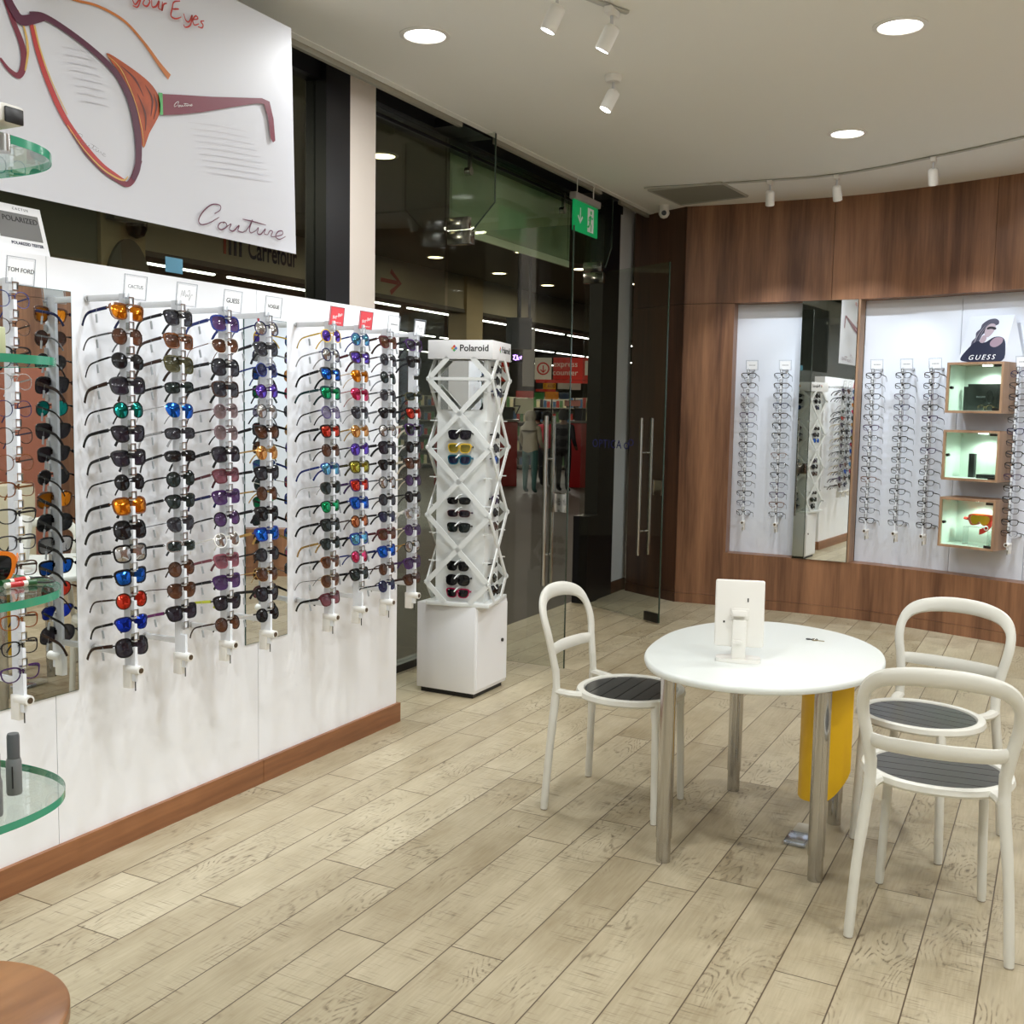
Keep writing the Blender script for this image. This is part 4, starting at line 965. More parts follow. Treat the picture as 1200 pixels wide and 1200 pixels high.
# ------------------------------------------------------------------ table
tb = thing('meeting_table', 'white rounded table on four steel tube legs', 'table', (-1.03, 4.25, 0))
TP = smoothpath([(-1.43, 3.93, 0), (-1.28, 3.72, 0), (-1.02, 3.655, 0), (-.77, 3.77, 0), (-.61, 4.03, 0), (-.573, 4.3, 0), (-.65, 4.6, 0), (-.85, 4.83, 0), (-1.14, 4.915, 0), (-1.37, 4.78, 0), (-1.485, 4.5, 0), (-1.49, 4.2, 0)], 6, True)
g = MB(); n = len(TP); cc = sum(TP, Vector()) / n
prof = [(.975, .712), (.992, .716), (1.0, .726), (1.0, .734), (.994, .741), (.98, .745)]
vs = []
for s, z in prof:
    for p in TP: q = cc + (p - cc) * s; vs.append((q.x, q.y, z))
fs = [(i * n + k, i * n + (k + 1) % n, (i + 1) * n + (k + 1) % n, (i + 1) * n + k) for i in range(len(prof) - 1) for k in range(n)] + [tuple(range(n))[::-1], tuple((len(prof) - 1) * n + k for k in range(n))]
g._add(vs, fs); obj('table_top', g, TABLEW, tb, world=True)
for x, y in ((-1.27, 3.765), (-.725, 3.885), (-1.25, 4.66), (-.77, 4.483)):
    lg = obj('leg', MB().tube([(x, y, .095), (x, y, .7125)], .0305, 24), STEEL, tb, world=True)
    obj('foot', MB().tube([(x, y, 0), (x, y, .094)], .0275, 24), STEEL, lg, world=True)
# yellow hanging sheet under the table
YM = pbr('yellow_card', srgb(226, 178, 16), .45)
g = MB(); pts = smoothpath([(-.862, 4.18, 0), (-.835, 4.12, 0), (-.795, 4.09, 0), (-.745, 4.085, 0), (-.70, 4.105, 0), (-.660, 4.14, 0)], 4)
vs = []
m = len(pts)
for i, p in enumerate(pts):
    t = i / (m - 1); zb = .205 + .03 * t + .11 * max(0, (t - .55) / .45) ** 2
    vs += [(p.x, p.y, .712), (p.x, p.y, zb)]
for i, p in enumerate(pts):
    t = i / (m - 1); zb = .205 + .03 * t + .11 * max(0, (t - .55) / .45) ** 2
    vs += [(p.x + .001, p.y + .004, .712), (p.x + .001, p.y + .004, zb)]
o_ = 2 * m; fs = []
for i in range(m - 1): fs += [(2 * i, 2 * i + 1, 2 * i + 3, 2 * i + 2), (o_ + 2 * i, o_ + 2 * i + 2, o_ + 2 * i + 3, o_ + 2 * i + 1), (2 * i + 1, o_ + 2 * i + 1, o_ + 2 * i + 3, 2 * i + 3)]
fs += [(0, o_, o_ + 1, 1), (2 * m - 2, 2 * m - 1, o_ + 2 * m - 1, o_ + 2 * m - 2)]
g._add(vs, fs); tag(obj('yellow_sheet', g, YM), 'curved yellow sheet hanging beneath the white table', 'sheet')
# foil packet
g = MB().box((-.905, 4.15, 0), (-.815, 4.27, .022), bevel=.009)
pk = thing('foil_packet', 'crumpled silver foil packet on the floor under the table', 'packet', (-.86, 4.22, 0))
obj('pouch', g, pbr('foil', (.55, .6, .7, 1), .18, .9, bump=1.0, nscale=35), pk, world=True)
obj('flap', MB().box((-.895, 4.27, 0), (-.82, 4.36, .028), bevel=.012), pbr('paper_pale', srgb(206, 202, 190), .5), pk, world=True)
# keys
ky = thing('small_keys', 'two small keys on a ring on the white table', 'keys', (-.9, 4.59, .745))
g = MB().tube([(-.905 + .012 * math.cos(a * PI / 8), 4.6 + .012 * math.sin(a * PI / 8), .7475) for a in range(16)], .0015, 6, closed=True); obj('key_ring', g, STEEL, ky, world=True)
obj('key', MB().box((-.9, 4.583, .7455), (-.862, 4.589, .748)).lathe([(.011, .7455), (.011, .748)], Matrix.Translation((-.903, 4.584, 0)), 12), pbr('key_brass', srgb(170, 156, 120), .3, .8), ky, world=True)
obj('key', MB().box((-.935, 4.59, .7455), (-.9, 4.597, .749)).lathe([(.01, .7455), (.01, .749)], Matrix.Translation((-.932, 4.594, 0)), 12), DARKM, ky, world=True)
# table mirror (seen from behind)
em = thing('tabletop_mirror', 'white square tabletop mirror seen from behind on the white table', 'mirror', (-1.08, 4.02, .7455))
fu = Vector((.955, .30, 0)).normalized(); fn = Vector((fu.y, -fu.x, 0))
EF = frame((-1.085, 4.04, .7455), fu, (0, 0, 1))       # z of frame = fn, towards camera
bs = smoothpath([(-.085, .0, 0), (-.075, .035, 0), (0, .052, 0), (.075, .035, 0), (.085, 0, 0), (.075, -.035, 0), (0, -.052, 0), (-.075, -.035, 0)], 4, True)
Mb = Matrix.Translation((-1.085, 4.04, .7455)) @ Matrix.Rotation(math.atan2(fu.y, fu.x), 4, 'Z')
obj('base', MB().prism([(p.x, p.y) for p in bs], 0, .014, Mb), PLASTIC, em, world=True)
tilt = Matrix.Rotation(math.radians(-7), 4, 'X')
obj('post', MB().box((-.026, .012, .0), (.026, .165, .03), EF, bevel=.004).box((-.026, .075, .028), (.012, .088, .045), EF, bevel=.002), PLASTIC, em, world=True)
HF = EF @ Matrix.Translation((0, .185, -.012)) @ tilt
hb = obj('mirror_housing', MB().box((-.094, -.13, -.012), (.094, .13, .012), HF, bevel=.008, seg=3), PLASTIC, em, world=True)
obj('mirror_glass', MB().box((-.086, -.122, -.0135), (.086, .122, -.0122), HF), MIRROR, hb, world=True)
obj('pivot_bracket', MB().box((-.035, -.025, .0122), (.035, .02, .02), HF, bevel=.003).box((-.03, -.01, .02), (.026, .012, .05), HF, bevel=.003), PLASTIC, hb, world=True)
obj('screw_hole', MB().box((.028, .045, .0122), (.033, .06, .0128), HF).box((-.062, -.038, .0122), (-.055, -.03, .0128), HF), DARKM, hb, world=True)

# ------------------------------------------------------------------ chairs: origin at seat centre on the floor, facing +y
def make_chair():
    p = {}
    ring = smoothpath([(-.242, 0, 0), (-.212, .115, 0), (-.122, .2, 0), (0, .226, 0), (.122, .2, 0), (.212, .115, 0), (.242, 0, 0), (.212, -.115, 0), (.122, -.2, 0), (0, -.226, 0), (-.122, -.2, 0), (-.212, -.115, 0)], 4, True)
    g = MB(); n = len(ring); prof = [(1.0, .492), (1.02, .500), (1.0, .517), (.95, .522), (.885, .519), (.865, .510), (.87, .495)]
    vs = []
    for s, z in prof:
        for q in ring: vs.append((q.x * s, q.y * s, z))
    m = len(prof)
    fs = [(i * n + k, i * n + (k + 1) % n, ((i + 1) % m) * n + (k + 1) % n, ((i + 1) % m) * n + k) for i in range(m) for k in range(n)]
    g._add(vs, fs)
    # links from the seat ring to the rear uprights
    for s in (-1, 1):
        g.tube(smoothpath([(s * .165, -.14, .503), (s * .190, -.2, .505), (s * .198, -.262, .512)], 4), [(.022, .016)] * 9, 8, up=(0, 0, 1))
    p['seat_ring'] = g.mesh('seat_ring', CHAIRW)
    # slatted seat: clip slats to the oval
    g = MB(); a, b = .208, .194; wd = .066; gap = .004
    k = -3
    y = -.211
    edges = [-.194, -.13, -.065, 0, .065, .13, .194]
    for e0, e1 in zip(edges, edges[1:]):
        y0, y1 = e0 + .002, e1 - .002; pts = []
        for t in range(7):
            yy = y0 + (y1 - y0) * t / 6; pts.append((a * math.sqrt(max(0, 1 - (yy / b) ** 2)) + .0005, yy))
        poly = [(x, yy) for x, yy in pts] + [(-x, yy) for x, yy in reversed(pts)]
        g.prism(poly, .500, .514)
    p['seat_slats'] = g.mesh('seat_slats', pbr('slat_grey', srgb(62, 62, 60), .3))
    g = MB(); g.prism([(a * math.cos(i * PI / 16), b * math.sin(i * PI / 16)) for i in range(32)], .495, .4995); p['slat_base'] = g.mesh('slat_base', BLACK)
    # front legs
    for s, nm in ((-1, 'fl'), (1, 'fr')):
        p[nm] = MB().tube(smoothpath([(s * .15, .165, .5), (s * .158, .172, .42), (s * .165, .178, .2), (s * .172, .182, .004)], 4), [(.021, .017)] * 4 + [(.0165, .0165)] * 8 + [(.0145, .0145)], 10).mesh('leg', CHAIRW)
        p[nm + 'p'] = MB().tube([(s * .172, .182, 0), (s * .172, .182, .006)], .0135, 10).mesh('foot_pad', pbr('chair_glide', srgb(150, 140, 124), .6))
    # rear legs up to the start of the loop
    for s, nm in ((-1, 'rl'), (1, 'rr')):
        p[nm] = MB().tube(smoothpath([(s * .24, -.29, .004), (s * .226, -.277, .25), (s * .204, -.265, .47), (s * .199, -.263, .53), (s * .198, -.268, .605)], 5), [(.0155, .0155)] + [(.017, .017)] * 6 + [(.018, .019)] * 8 + [(.0145, .0195)] * 6, 10).mesh('leg', CHAIRW)
        p[nm + 'p'] = MB().tube([(s * .24, -.29, 0), (s * .24, -.29, .006)], .0145, 10).mesh('foot_pad', MATS['chair_glide'])
    # backrest loop: band around an opening
    def yb(z): return -.268 - .16 * (z - .6) - .25 * max(0, z - .72) ** 2
    lo = [(-.198, .595), (-.212, .68), (-.228, .765), (-.222, .835), (-.182, .882), (-.10, .905), (0, .911), (.10, .905), (.182, .882), (.222, .835), (.228, .765), (.212, .68), (.198, .595)]
    P = smoothpath([(x, yb(z) - .05 * (1 - (x / .25) ** 2) * (1 if z > .8 else .0), z) for x, z in lo], 5)
    R = []
    for i, q in enumerate(P):
        t = q.z; R.append((.0145, .0205 + (.009 if q.z > .86 else 0)))
    g = MB()
    # section: thin front-back, wide in the loop plane
    m = len(P); vs = []
    for i, q in enumerate(P):
        tg = (P[min(i + 1, m - 1)] - P[max(i - 1, 0)]).normalized(); fwd = Vector((0, 1, .16)).normalized(); side = tg.cross(fwd).normalized(); fwd = side.cross(tg)
        wS = .0195 + (.012 * max(0, (q.z - .83) / .08)); wF = .0140
        for k in range(10):
            th = 2 * PI * k / 10; vs.append(q + side * (wS * math.copysign(abs(math.cos(th)) ** .8, math.cos(th))) + fwd * (wF * math.sin(th)))
    g._add(vs, [(i * 10 + k, i * 10 + (k + 1) % 10, (i + 1) * 10 + (k + 1) % 10, (i + 1) * 10 + k) for i in range(m - 1) for k in range(10)] + [tuple(range(10))[::-1], tuple((m - 1) * 10 + k for k in range(10))])
    p['back_loop'] = g.mesh('back_loop', CHAIRW)
    P = smoothpath([(-.205, yb(.66), .672), (-.15, yb(.65) - .035, .669), (0, yb(.64) - .055, .668), (.15, yb(.65) - .035, .669), (.205, yb(.66), .672)], 5)
    p['back_rail'] = MB().tube(P, [(.010, .0225 + .004 * math.sin(PI * i / (len(P) - 1))) for i in range(len(P))], 10, up=(0, -.15, 1)).mesh('back_rail', CHAIRW)
    return p
CH = make_chair()
def chair(loc, rotz, label):
    t = thing('cafe_chair', label, 'chair', loc, rotz, 'white chairs around the table')
    def kid(name, me, par=t):
        o = bpy.data.objects.new(name, me); COL.objects.link(o); o.parent = par; return o
    kid('seat_ring', CH['seat_ring']); b = kid('seat_slats', CH['seat_slats']); b['label'] = 'dark grey slatted seat'; kid('slat_base', CH['slat_base'], b)
    for k in ('fl', 'fr', 'rl', 'rr'): l = kid('leg', CH[k]); kid('foot_pad', CH[k + 'p'], l)
    kid('back_loop', CH['back_loop']); kid('back_rail', CH['back_rail'])
chair((-1.605, 4.255, 0), -PI / 2, 'white loop-back chair beside the sunglasses side of the table, its slatted seat facing the table')
chair((-.325, 3.81, 0), math.radians(5), 'white loop-back chair nearest the viewer, its back turned to the camera')
chair((-.455, 4.485, 0), math.radians(180 - 16), 'white loop-back chair behind the nearest chair, facing the camera across the table')

# ------------------------------------------------------------------ glass shelf unit at the edge, with things on it
SH = [(-1.66, 1.10), (-1.58, 1.135), (-1.50, 1.15), (-1.42, 1.15), (-1.36, 1.13), (-1.315, 1.09), (-1.292, 1.04), (-1.285, .97), (-1.30, .88), (-1.36, .78), (-1.45, .70), (-1.56, .65), (-1.7, .63)]
SHP = smoothpath([(x - .012, y, 0) for x, y in SH], 5)
SHELVES = [(1.105, 'lowest glass shelf, green-edged, holding a grey spray bottle'), (1.42, 'glass shelf holding orange sunglasses and striped pens'), (1.765, 'green-edged glass shelf at eye level beside the wide mirror'), (2.06, 'topmost green-edged glass shelf in front of the banner')]
for z, lb in SHELVES:
    t = thing('glass_shelf', lb, 'shelf', (-1.5, .9, z), 0, 'rounded glass shelves')
    pts = [(p.x, p.y) for p in SHP] + [(-1.9, .63), (-1.9, 1.10)]
    g = MB().prism(pts, z - .011, z); obj('glass_plate', g, SHELFG, t, smooth=20, world=True)
    e = MB(); n = len(SHP); vs = []
    c_ = Vector((-1.5, .92, 0))
    for p in SHP:
        d = (p - c_).normalized() * .0012
        vs += [(p.x + d.x, p.y + d.y, z - .0115), (p.x + d.x, p.y + d.y, z + .0005)]
    e._add(vs, [(2 * i, 2 * i + 1, 2 * i + 3, 2 * i + 2) for i in range(n - 1)]); obj('polished_edge', e, GREENEDGE, t, world=True, label='green polished glass edge')
up = thing('shelf_upright', 'pale grey post carrying the glass shelves, mostly outside the frame', 'shelf post', (-1.94, .9, 0))
obj('post', MB().box((-1.962, .84, 0), (-1.902, .90, 2.3), bevel=.004), PLASTIC, up, world=True)
for z, lb in SHELVES:
    if z < 2: continue
    q = on_z(4, 146, z)
    cl = thing('shelf_clamp', 'chrome and black clamp gripping the topmost glass shelf', 'clamp', (q.x, q.y, z))
    obj('clamp_body', MB().box((q.x - .10, q.y - .012, z + .001), (q.x + .012, q.y + .024, z + .026), bevel=.005), PLASTIC, cl, world=True)
    obj('clamp_pad', MB().box((q.x + .0122, q.y - .008, z + .001), (q.x + .0145, q.y + .02, z + .021), bevel=.0015), BLACK, cl, world=True)
    obj('clamp_screw', MB().tube([(q.x - .006, q.y, z - .0115), (q.x - .006, q.y, z - .034)], .012, 14), CHROME, cl, world=True)
# bottle
BP = on_z(17, 930, 1.105); GB = pbr('bottle_grey', srgb(120, 122, 124), .4); GBd = pbr('bottle_cap', srgb(92, 94, 98), .35)
bt = thing('spray_bottle', 'grey lens-cleaner spray bottle on the lowest glass shelf', 'bottle', (BP.x, BP.y, 1.105))
obj('bottle_body', MB().lathe([(.0105, 0), (.0113, .003), (.0113, .05), (.0095, .056)]), GB, bt)
obj('bottle_cap', MB().lathe([(.0092, .0565), (.0092, .09), (.008, .094)]), GBd, bt)
obj('bottle_print', MB().box((.0075, -.0096, .012), (.0086, -.0080, .046)), TEXTK, bt)
BP2 = on_z(-6, 956, 1.105)
bt = thing('spray_bottle', 'second grey spray bottle on the lowest shelf, cut by the frame', 'bottle', (BP2.x, BP2.y, 1.105))
obj('bottle_body', MB().lathe([(.0105, 0), (.0113, .003), (.0113, .05), (.0095, .056)]), GB, bt); obj('bottle_cap', MB().lathe([(.0092, .0565), (.0092, .09), (.008, .094)]), GBd, bt)
# orange sunglasses and pens on the second shelf
p0 = on_z(-20, 686, 1.42)
glasses((p0.x - .02, p0.y - .01, 1.4425), math.radians(52), 'way', 'orange', 'dark', 'orange', 'orange framed sunglasses lying on the glass shelf with striped pens', None, tilt=0, tagged=False)
def pen(a, b, cols, label, z):
    A = Vector(on_z(a[0], a[1], z)); Bv = Vector(on_z(b[0], b[1], z)); d = (Bv - A)
    t = thing('striped_pen', label, 'pen', A, 0, 'striped pens on the glass shelf')
    k = len(cols)
    for i, c in enumerate(cols):
        obj('barrel_section', MB().tube([A + d * (i / k), A + d * ((i + .98) / k)], .0045, 10), pbr('pen_%d_%d' % (c[0], c[1]), srgb(*c), .3), t, world=True)
G_, R_, W_ = (26, 84, 40), (196, 30, 36), (236, 230, 222)
pen((1, 683.5), (33, 678), [G_, G_, W_, R_, R_, R_, W_], 'striped pen lying farther back on the shelf, green then red', 1.4247)
pen((6, 686.5), (42, 682), [W_, R_, R_, R_, W_, G_, G_], 'striped pen lying nearer the shelf edge, red then green', 1.4247)
k_ = on_z(52, 681, 1.4247)
tag(obj('lanyard', MB().tube(smoothpath([Vector(on_z(*q, 1.4235)) for q in ((32, 678), (44, 676.5), (56, 677), (64, 680.5), (56, 682.5), (42, 682))], 5), .0016, 6), BLACK), 'thin black lanyard loop lying on the glass shelf tip', 'lanyard')
q_ = on_x(8, 417, -1.43)
tag(obj('small_carton', MB().box((q_.x - .04, q_.y - .05, 1.7658), (q_.x, q_.y, 1.812), bevel=.003), pbr('carton_green', srgb(206, 212, 172), .5)), 'pale green small carton on the eye-level glass shelf', 'carton')
# brown round table in the corner
wt = thing('round_wood_table', 'round brown wooden table top cut off by the lower frame corner', 'table', (-1.68, .98, 0))
obj('table_top', MB().lathe([(.188, .672), (.2, .678), (.2, .698), (.195, .702)], Matrix.Translation((-1.56, 1.03, 0)), 64), WOODT, wt, world=True)
obj('pedestal', MB().lathe([(.16, 0), (.16, .012), (.03, .03), (.028, .672)], Matrix.Translation((-1.56, 1.03, 0)), 24), STEEL, wt, world=True)

# ------------------------------------------------------------------ ceiling fixtures
def area(name, loc, size, power, col, aim=None, shape='DISK'):
    d = bpy.data.lights.new(name, 'AREA'); d.shape = shape; d.size = size; d.energy = power; d.color = col
    o = bpy.data.objects.new(name, d); COL.objects.link(o); o.location = loc
    if aim: o.rotation_euler = Vector(aim).to_track_quat('-Z', 'Y').to_euler()
    return o
DLW = (.97, .99, 1.0)
DIFF = emis('downlight_glow', (1, .97, .9, 1), 7.0)
DLS = [(-2.884, 4.567, 'recessed ceiling downlight above the white display wall'), (-.798, 5.376, 'recessed ceiling downlight above the table side of the room'), (-1.363, 7.224, 'recessed ceiling downlight nearest the wood wall')]
UNSEEN = [(-1.3, 2.2), (.8, 2.9), (1.4, 4.4), (1.2, 1.6), (-1.4, .2), (.9, 6.4), (2.6, 2.2), (0.8, -1.6), (-2.4, -1.4)]
PW = 21
for x, y, lb in DLS + [(a, b, None) for a, b in UNSEEN]:
    lb = lb or 'recessed ceiling downlight out of view, at %.1f by %.1f metres' % (x, y)
    t = thing('ceiling_downlight', lb, 'ceiling light', (x, y, CEZ), 0, 'recessed downlights')
    obj('trim_ring', MB().lathe([(.098, CEZ), (.124, CEZ), (.124, CEZ - .005), (.102, CEZ - .009), (.098, CEZ - .004), (.098, CEZ)], Matrix.Translation((x, y, 0)), 32, cap=False), PLASTIC, t, world=True)
    obj('diffuser', MB().lathe([(.0975, CEZ - .001), (.0975, CEZ - .0035)], Matrix.Translation((x, y, 0)), 32), DIFF, t, world=True)
    area('downlight_lamp', (x, y, CEZ - .012), .18, PW if 'out of view' not in lb else PW * 1.3, DLW)
def spot(base, aim, label, cold, power, angle=62, kind='track', emit=25.0):
    bx, by = base; t = thing('ceiling_spotlight', label, 'spotlight', (bx, by, CEZ), 0, 'ceiling spotlights')
    D = (Vector(aim) - Vector((bx, by, CEZ - .11))).normalized()
    if kind == 'round':
        obj('canopy', MB().lathe([(.045, CEZ), (.047, CEZ - .012), (.043, CEZ - .03), (.036, CEZ - .037)], Matrix.Translation((bx, by, 0)), 24), PLASTIC, t, world=True); zt = CEZ - .037
    else:
        obj('track_adapter', MB().box((bx - .018, by - .05, CEZ - .045), (bx + .018, by + .05, CEZ - .0155), bevel=.003), PLASTIC, t, world=True); zt = CEZ - .045
    j = Vector((bx, by, zt - .05))
    obj('swivel_arm', MB().tube([(bx, by, zt + .002), j], .007, 10).tube([j + Vector((0, -.012, 0)), j + Vector((0, .012, 0))], .01, 10), ALU, t, world=True)
    c = j + D * .0 - Vector((0, 0, .012)); q = D.to_track_quat('Z', 'Y').to_matrix().to_4x4(); Fh = Matrix.Translation(c) @ q
    h = obj('lamp_head', MB().lathe([(.022, -.02), (.032, -.012), (.0345, .0), (.0345, .09), (.031, .094), (.031, .084)], Fh, 24), PLASTIC, t, world=True)
    obj('lamp_lens', MB().lathe([(.0305, .082), (.0305, .085)], Fh, 20), emis('spot_glow_cold' if cold else 'spot_glow', (.86, .93, 1, 1) if cold else (1, .94, .82, 1), emit), h, world=True)
    d = bpy.data.lights.new('spot_lamp', 'SPOT'); d.energy = power; d.spot_size = math.radians(angle); d.spot_blend = .55; d.shadow_soft_size = .025; d.color = (.84, .92, 1.0) if cold else (1, .96, .9)
    o = bpy.data.objects.new('spot_lamp', d); COL.objects.link(o); o.location = c + D * .1; o.rotation_euler = D.to_track_quat('-Z', 'Y').to_euler()
def track(pts, label):
    P = smoothpath([(x, y, CEZ - .008) for x, y in pts], 5)
    t = thing('lighting_track', label, 'lighting track', (pts[0][0], pts[0][1], CEZ))
    obj('track_rail', MB().tube(P, [(.017, .0078)] * len(P), 4 if False else 8, up=(0, 0, 1)), pbr('track_grey', srgb(186, 186, 180), .4), t, world=True)
track([(-3.133, 8.275), (-2.42, 8.36), (-1.655, 8.38), (-.895, 8.05), (-.357, 7.74), (.3, 7.35), (.9, 6.9)], 'curved lighting track on the ceiling before the wood wall')
TRA = [(-1.905, 4.62), (-2.0, 4.36), (-2.06, 3.9), (-2.06, 3.1), (-2.06, 2.3), (-2.06, 1.5)]
track([(-1.88, 4.68), (-2.0, 4.36), (-2.06, 3.9), (-2.06, 3.1), (-2.06, 2.3), (-2.06, 1.3)], 'lighting track on the ceiling above the white display wall')
SPW = 58
spot((-1.915, 4.59), (-3.15, 4.5, 1.0), 'white track spotlight at the end of the display wall track', True, SPW)
spot((-2.035, 4.27), (-3.15, 4.0, .9), 'white track spotlight second on the display wall track, half cut by the frame', True, SPW)
for y, ty in ((3.65, 3.4), (3.05, 2.9), (2.4, 2.3), (1.6, 1.6)):
    spot((-2.06, y), (-3.15, ty, .85), 'white track spotlight out of view on the display wall track at %.1f metres' % y, True, SPW, angle=50)
spot((-2.283, 5.516), (-3.1, 5.0, 1.4), 'single round-base ceiling spotlight aimed toward the sunglasses tower', False, 45, kind='round')
for bx, by, ax, lb in ((-2.14, 8.375, -2.3, 'track spotlight over the end of the lit niche'), (-1.64, 8.375, -1.5, 'track spotlight middle on the curved track'), (-.93, 8.065, -.85, 'track spotlight on the curved track above the lit boxes'), (-.1, 7.6, .1, 'track spotlight on the curved track outside the frame'), (.55, 7.17, .8, 'track spotlight at the far end of the curved track')):
    a = plan(ax); spot((bx, by), (a.x, a.y, 1.45), 'white ' + lb, True, 64, angle=72)
# air grille and camera dome
gr = thing('air_grille', 'grey ceiling air return grille beside the curved track', 'air grille', (-2.8, 8.7, CEZ))
GP = [(-3.136, 8.381), (-3.085, 9.05), (-2.464, 8.914), (-2.515, 8.322)]
gf = MB()
for i in range(4):
    a = Vector((*GP[i], 0)); b = Vector((*GP[(i + 1) % 4], 0)); gf.tube([a + Vector((0, 0, CEZ - .004)), b + Vector((0, 0, CEZ - .004))], .012, 4)
obj('grille_frame', gf, pbr('grille_frame', srgb(176, 174, 164), .5), gr, world=True)
gs = MB()
for k in range(1, 22):
    t_ = k / 22; a = Vector((*GP[0], 0)).lerp(Vector((*GP[1], 0)), t_); b = Vector((*GP[3], 0)).lerp(Vector((*GP[2], 0)), t_)
    gs.tube([a + Vector((0, 0, CEZ - .005)), b + Vector((0, 0, CEZ - .005))], .0075, 4)
obj('grille_slats', gs, pbr('grille_grey', srgb(140, 136, 126), .5), gr, world=True)
cd = thing('security_camera', 'small white dome security camera at the ceiling corner', 'security camera', (-3.24, 9.13, CEZ))
obj('camera_mount', MB().lathe([(.045, CEZ), (.045, CEZ - .03), (.04, CEZ - .04)], Matrix.Translation((-3.24, 9.06, 0)), 20), PLASTIC, cd, world=True)
g = MB().lathe([(.002, -.05), (.03, -.04), (.046, -.015), (.048, .0), (.04, .025), (.02, .04)], Matrix.Translation((-3.24, 9.06, CEZ - .065)), 20); obj('camera_ball', g, PLASTIC, cd, world=True)
dd = (EYE - Vector((-3.24, 9.06, CEZ - .065))).normalized(); cq = Vector((-3.24, 9.06, CEZ - .065))
obj('camera_lens', MB().tube([cq + dd * .03, cq + dd * .052], .022, 16), BLACK, cd, world=True)

# ------------------------------------------------------------------ beyond the glass: the mall
MF = pbr('mall_floor_tile', srgb(58, 46, 36), .55, noise=.3, nscale=1.5, spec=.25)
struct('floor_mall', MB().box((-45, -6, -.06), (-3.862, 60, 0)), MF)
struct('ceiling_mall', MB().box((-9.0, -6, 3.9), (-3.96, 60, 4.0)), pbr('mall_ceiling', srgb(122, 120, 108), .8))
FASC = pbr('fascia_paint', srgb(196, 188, 166), .7)
struct('wall_fascia', MB().box((-9.25, 8.6, 3.36), (-9.0, 60, 3.9)), FASC)
struct('trim_fascia', MB().box((-9.27, 8.6, 3.3), (-8.985, 60, 3.36)), pbr('fascia_trim', srgb(84, 78, 66), .5))
struct('wall_mall', MB().box((-9.4, -6, 0), (-9.0, 7.98, 4.0)), pbr('mall_wall', srgb(132, 130, 112), .7))
struct('column_2', MB().box((-9.5, 7.99, 0), (-8.96, 8.59, 3.9)), pbr('mall_column', srgb(206, 188, 150), .6))
struct('column_3', MB().box((-9.3, 15.55, 0), (-8.95, 16.1, 3.9)), MATS['mall_column'])
struct('beam_mall', MB().box((-3.89, 6.50, 2.93), (-3.87, 8.47, 3.9)), pbr('concrete_green', srgb(214, 228, 192), .8, noise=.3, nscale=3.0))
struct('ceiling_supermarket', MB().box((-45, 8.6, 4.3), (-9.25, 60, 4.4)), pbr('market_ceiling', srgb(112, 94, 62), .8, noise=.6, nscale=.9))
struct('wall_supermarket', MB().box((-45, 52, 0), (-9.25, 52.3, 4.4)).box((-45.3, 8, 0), (-45, 52, 4.4)), pbr('market_wall', srgb(150, 140, 120), .8))
fs_ = thing('shop_sign', 'dark blue lettering with striped emblem on the supermarket fascia', 'shop sign', (-8.99, 10.5, 3.5))
SF = frame((-8.995, 10.73, 3.60), (0, 1, 0), (0, 0, 1))
text('lettering', 'Carrefour', .345, TEXTN, fs_, SF, sx=.66, bold=.006)
for k, (yy, c) in enumerate(((9.86, (206, 80, 50)), (9.95, (40, 44, 78)), (10.04, (40, 44, 78)), (10.13, (40, 44, 78)))):
    obj('emblem_bar', MB().box((-8.997, yy - .02, 3.49), (-8.99, yy + .02, 3.72)), pbr('bar_%d' % c[0], srgb(*c), .5), fs_, world=True)
text('lettering', 'ne', .3, TEXTN, fs_, frame((-8.995, 12.72, 3.53), (0, 1, 0), (0, 0, 1)), sx=.7)
ar = MB(); AO = Vector((-8.99, 0, 0))
ar.ribbon([(13.1, 3.565), (13.56, 3.565)], .06, AO, BU, BV); ar.ribbon([(13.36, 3.72), (13.62, 3.565), (13.36, 3.40)], .075, AO, BU, BV)
tag(obj('arrow_sign', ar, pbr('arrow_red', srgb(170, 40, 30), .5), smooth=0), 'red arrow on the supermarket fascia', 'sign')
# downlights in the corridor
CG = emis('corridor_glow', (1, .82, .45, 1), 9.0)
for k, (x, y) in enumerate(((-5.45, 7.96), (-5.6, 9.73), (-8.28, 13.46), (-8.26, 15.38), (-6.85, 13.45), (-8.22, 17.1), (-6.82, 15.35), (-6.7, 17.4), (-5.5, 4.5), (-7.5, 5.0), (-7.6, 8.8))):
    t = thing('corridor_downlight', ['warm round corridor downlight seen just past the pale column', 'warm round corridor downlight behind the greenish transom'][k] if k < 2 else 'warm round corridor downlight, %s' % ['first', 'second', 'third', 'fourth', 'fifth', 'sixth', 'seventh', 'eighth', 'ninth'][k - 2] + ' farther into the mall', 'ceiling light', (x, y, 3.9), 0, 'corridor downlights')
    obj('glow_disc', MB().lathe([(.11, 3.892), (.11, 3.897)], Matrix.Translation((x, y, 0)), 24), CG, t, world=True)
    obj('trim_ring', MB().lathe([(.111, 3.9), (.14, 3.9), (.14, 3.893), (.111, 3.889)], Matrix.Translation((x, y, 0)), 24, cap=False), PLASTIC, t, world=True)
for x, y in ((-6.2, 6.5), (-6.5, 11.5), (-7, 17), (-6.4, 1.5)): area('corridor_lamp', (x, y, 3.8), .5, 55, (1, .9, .7))
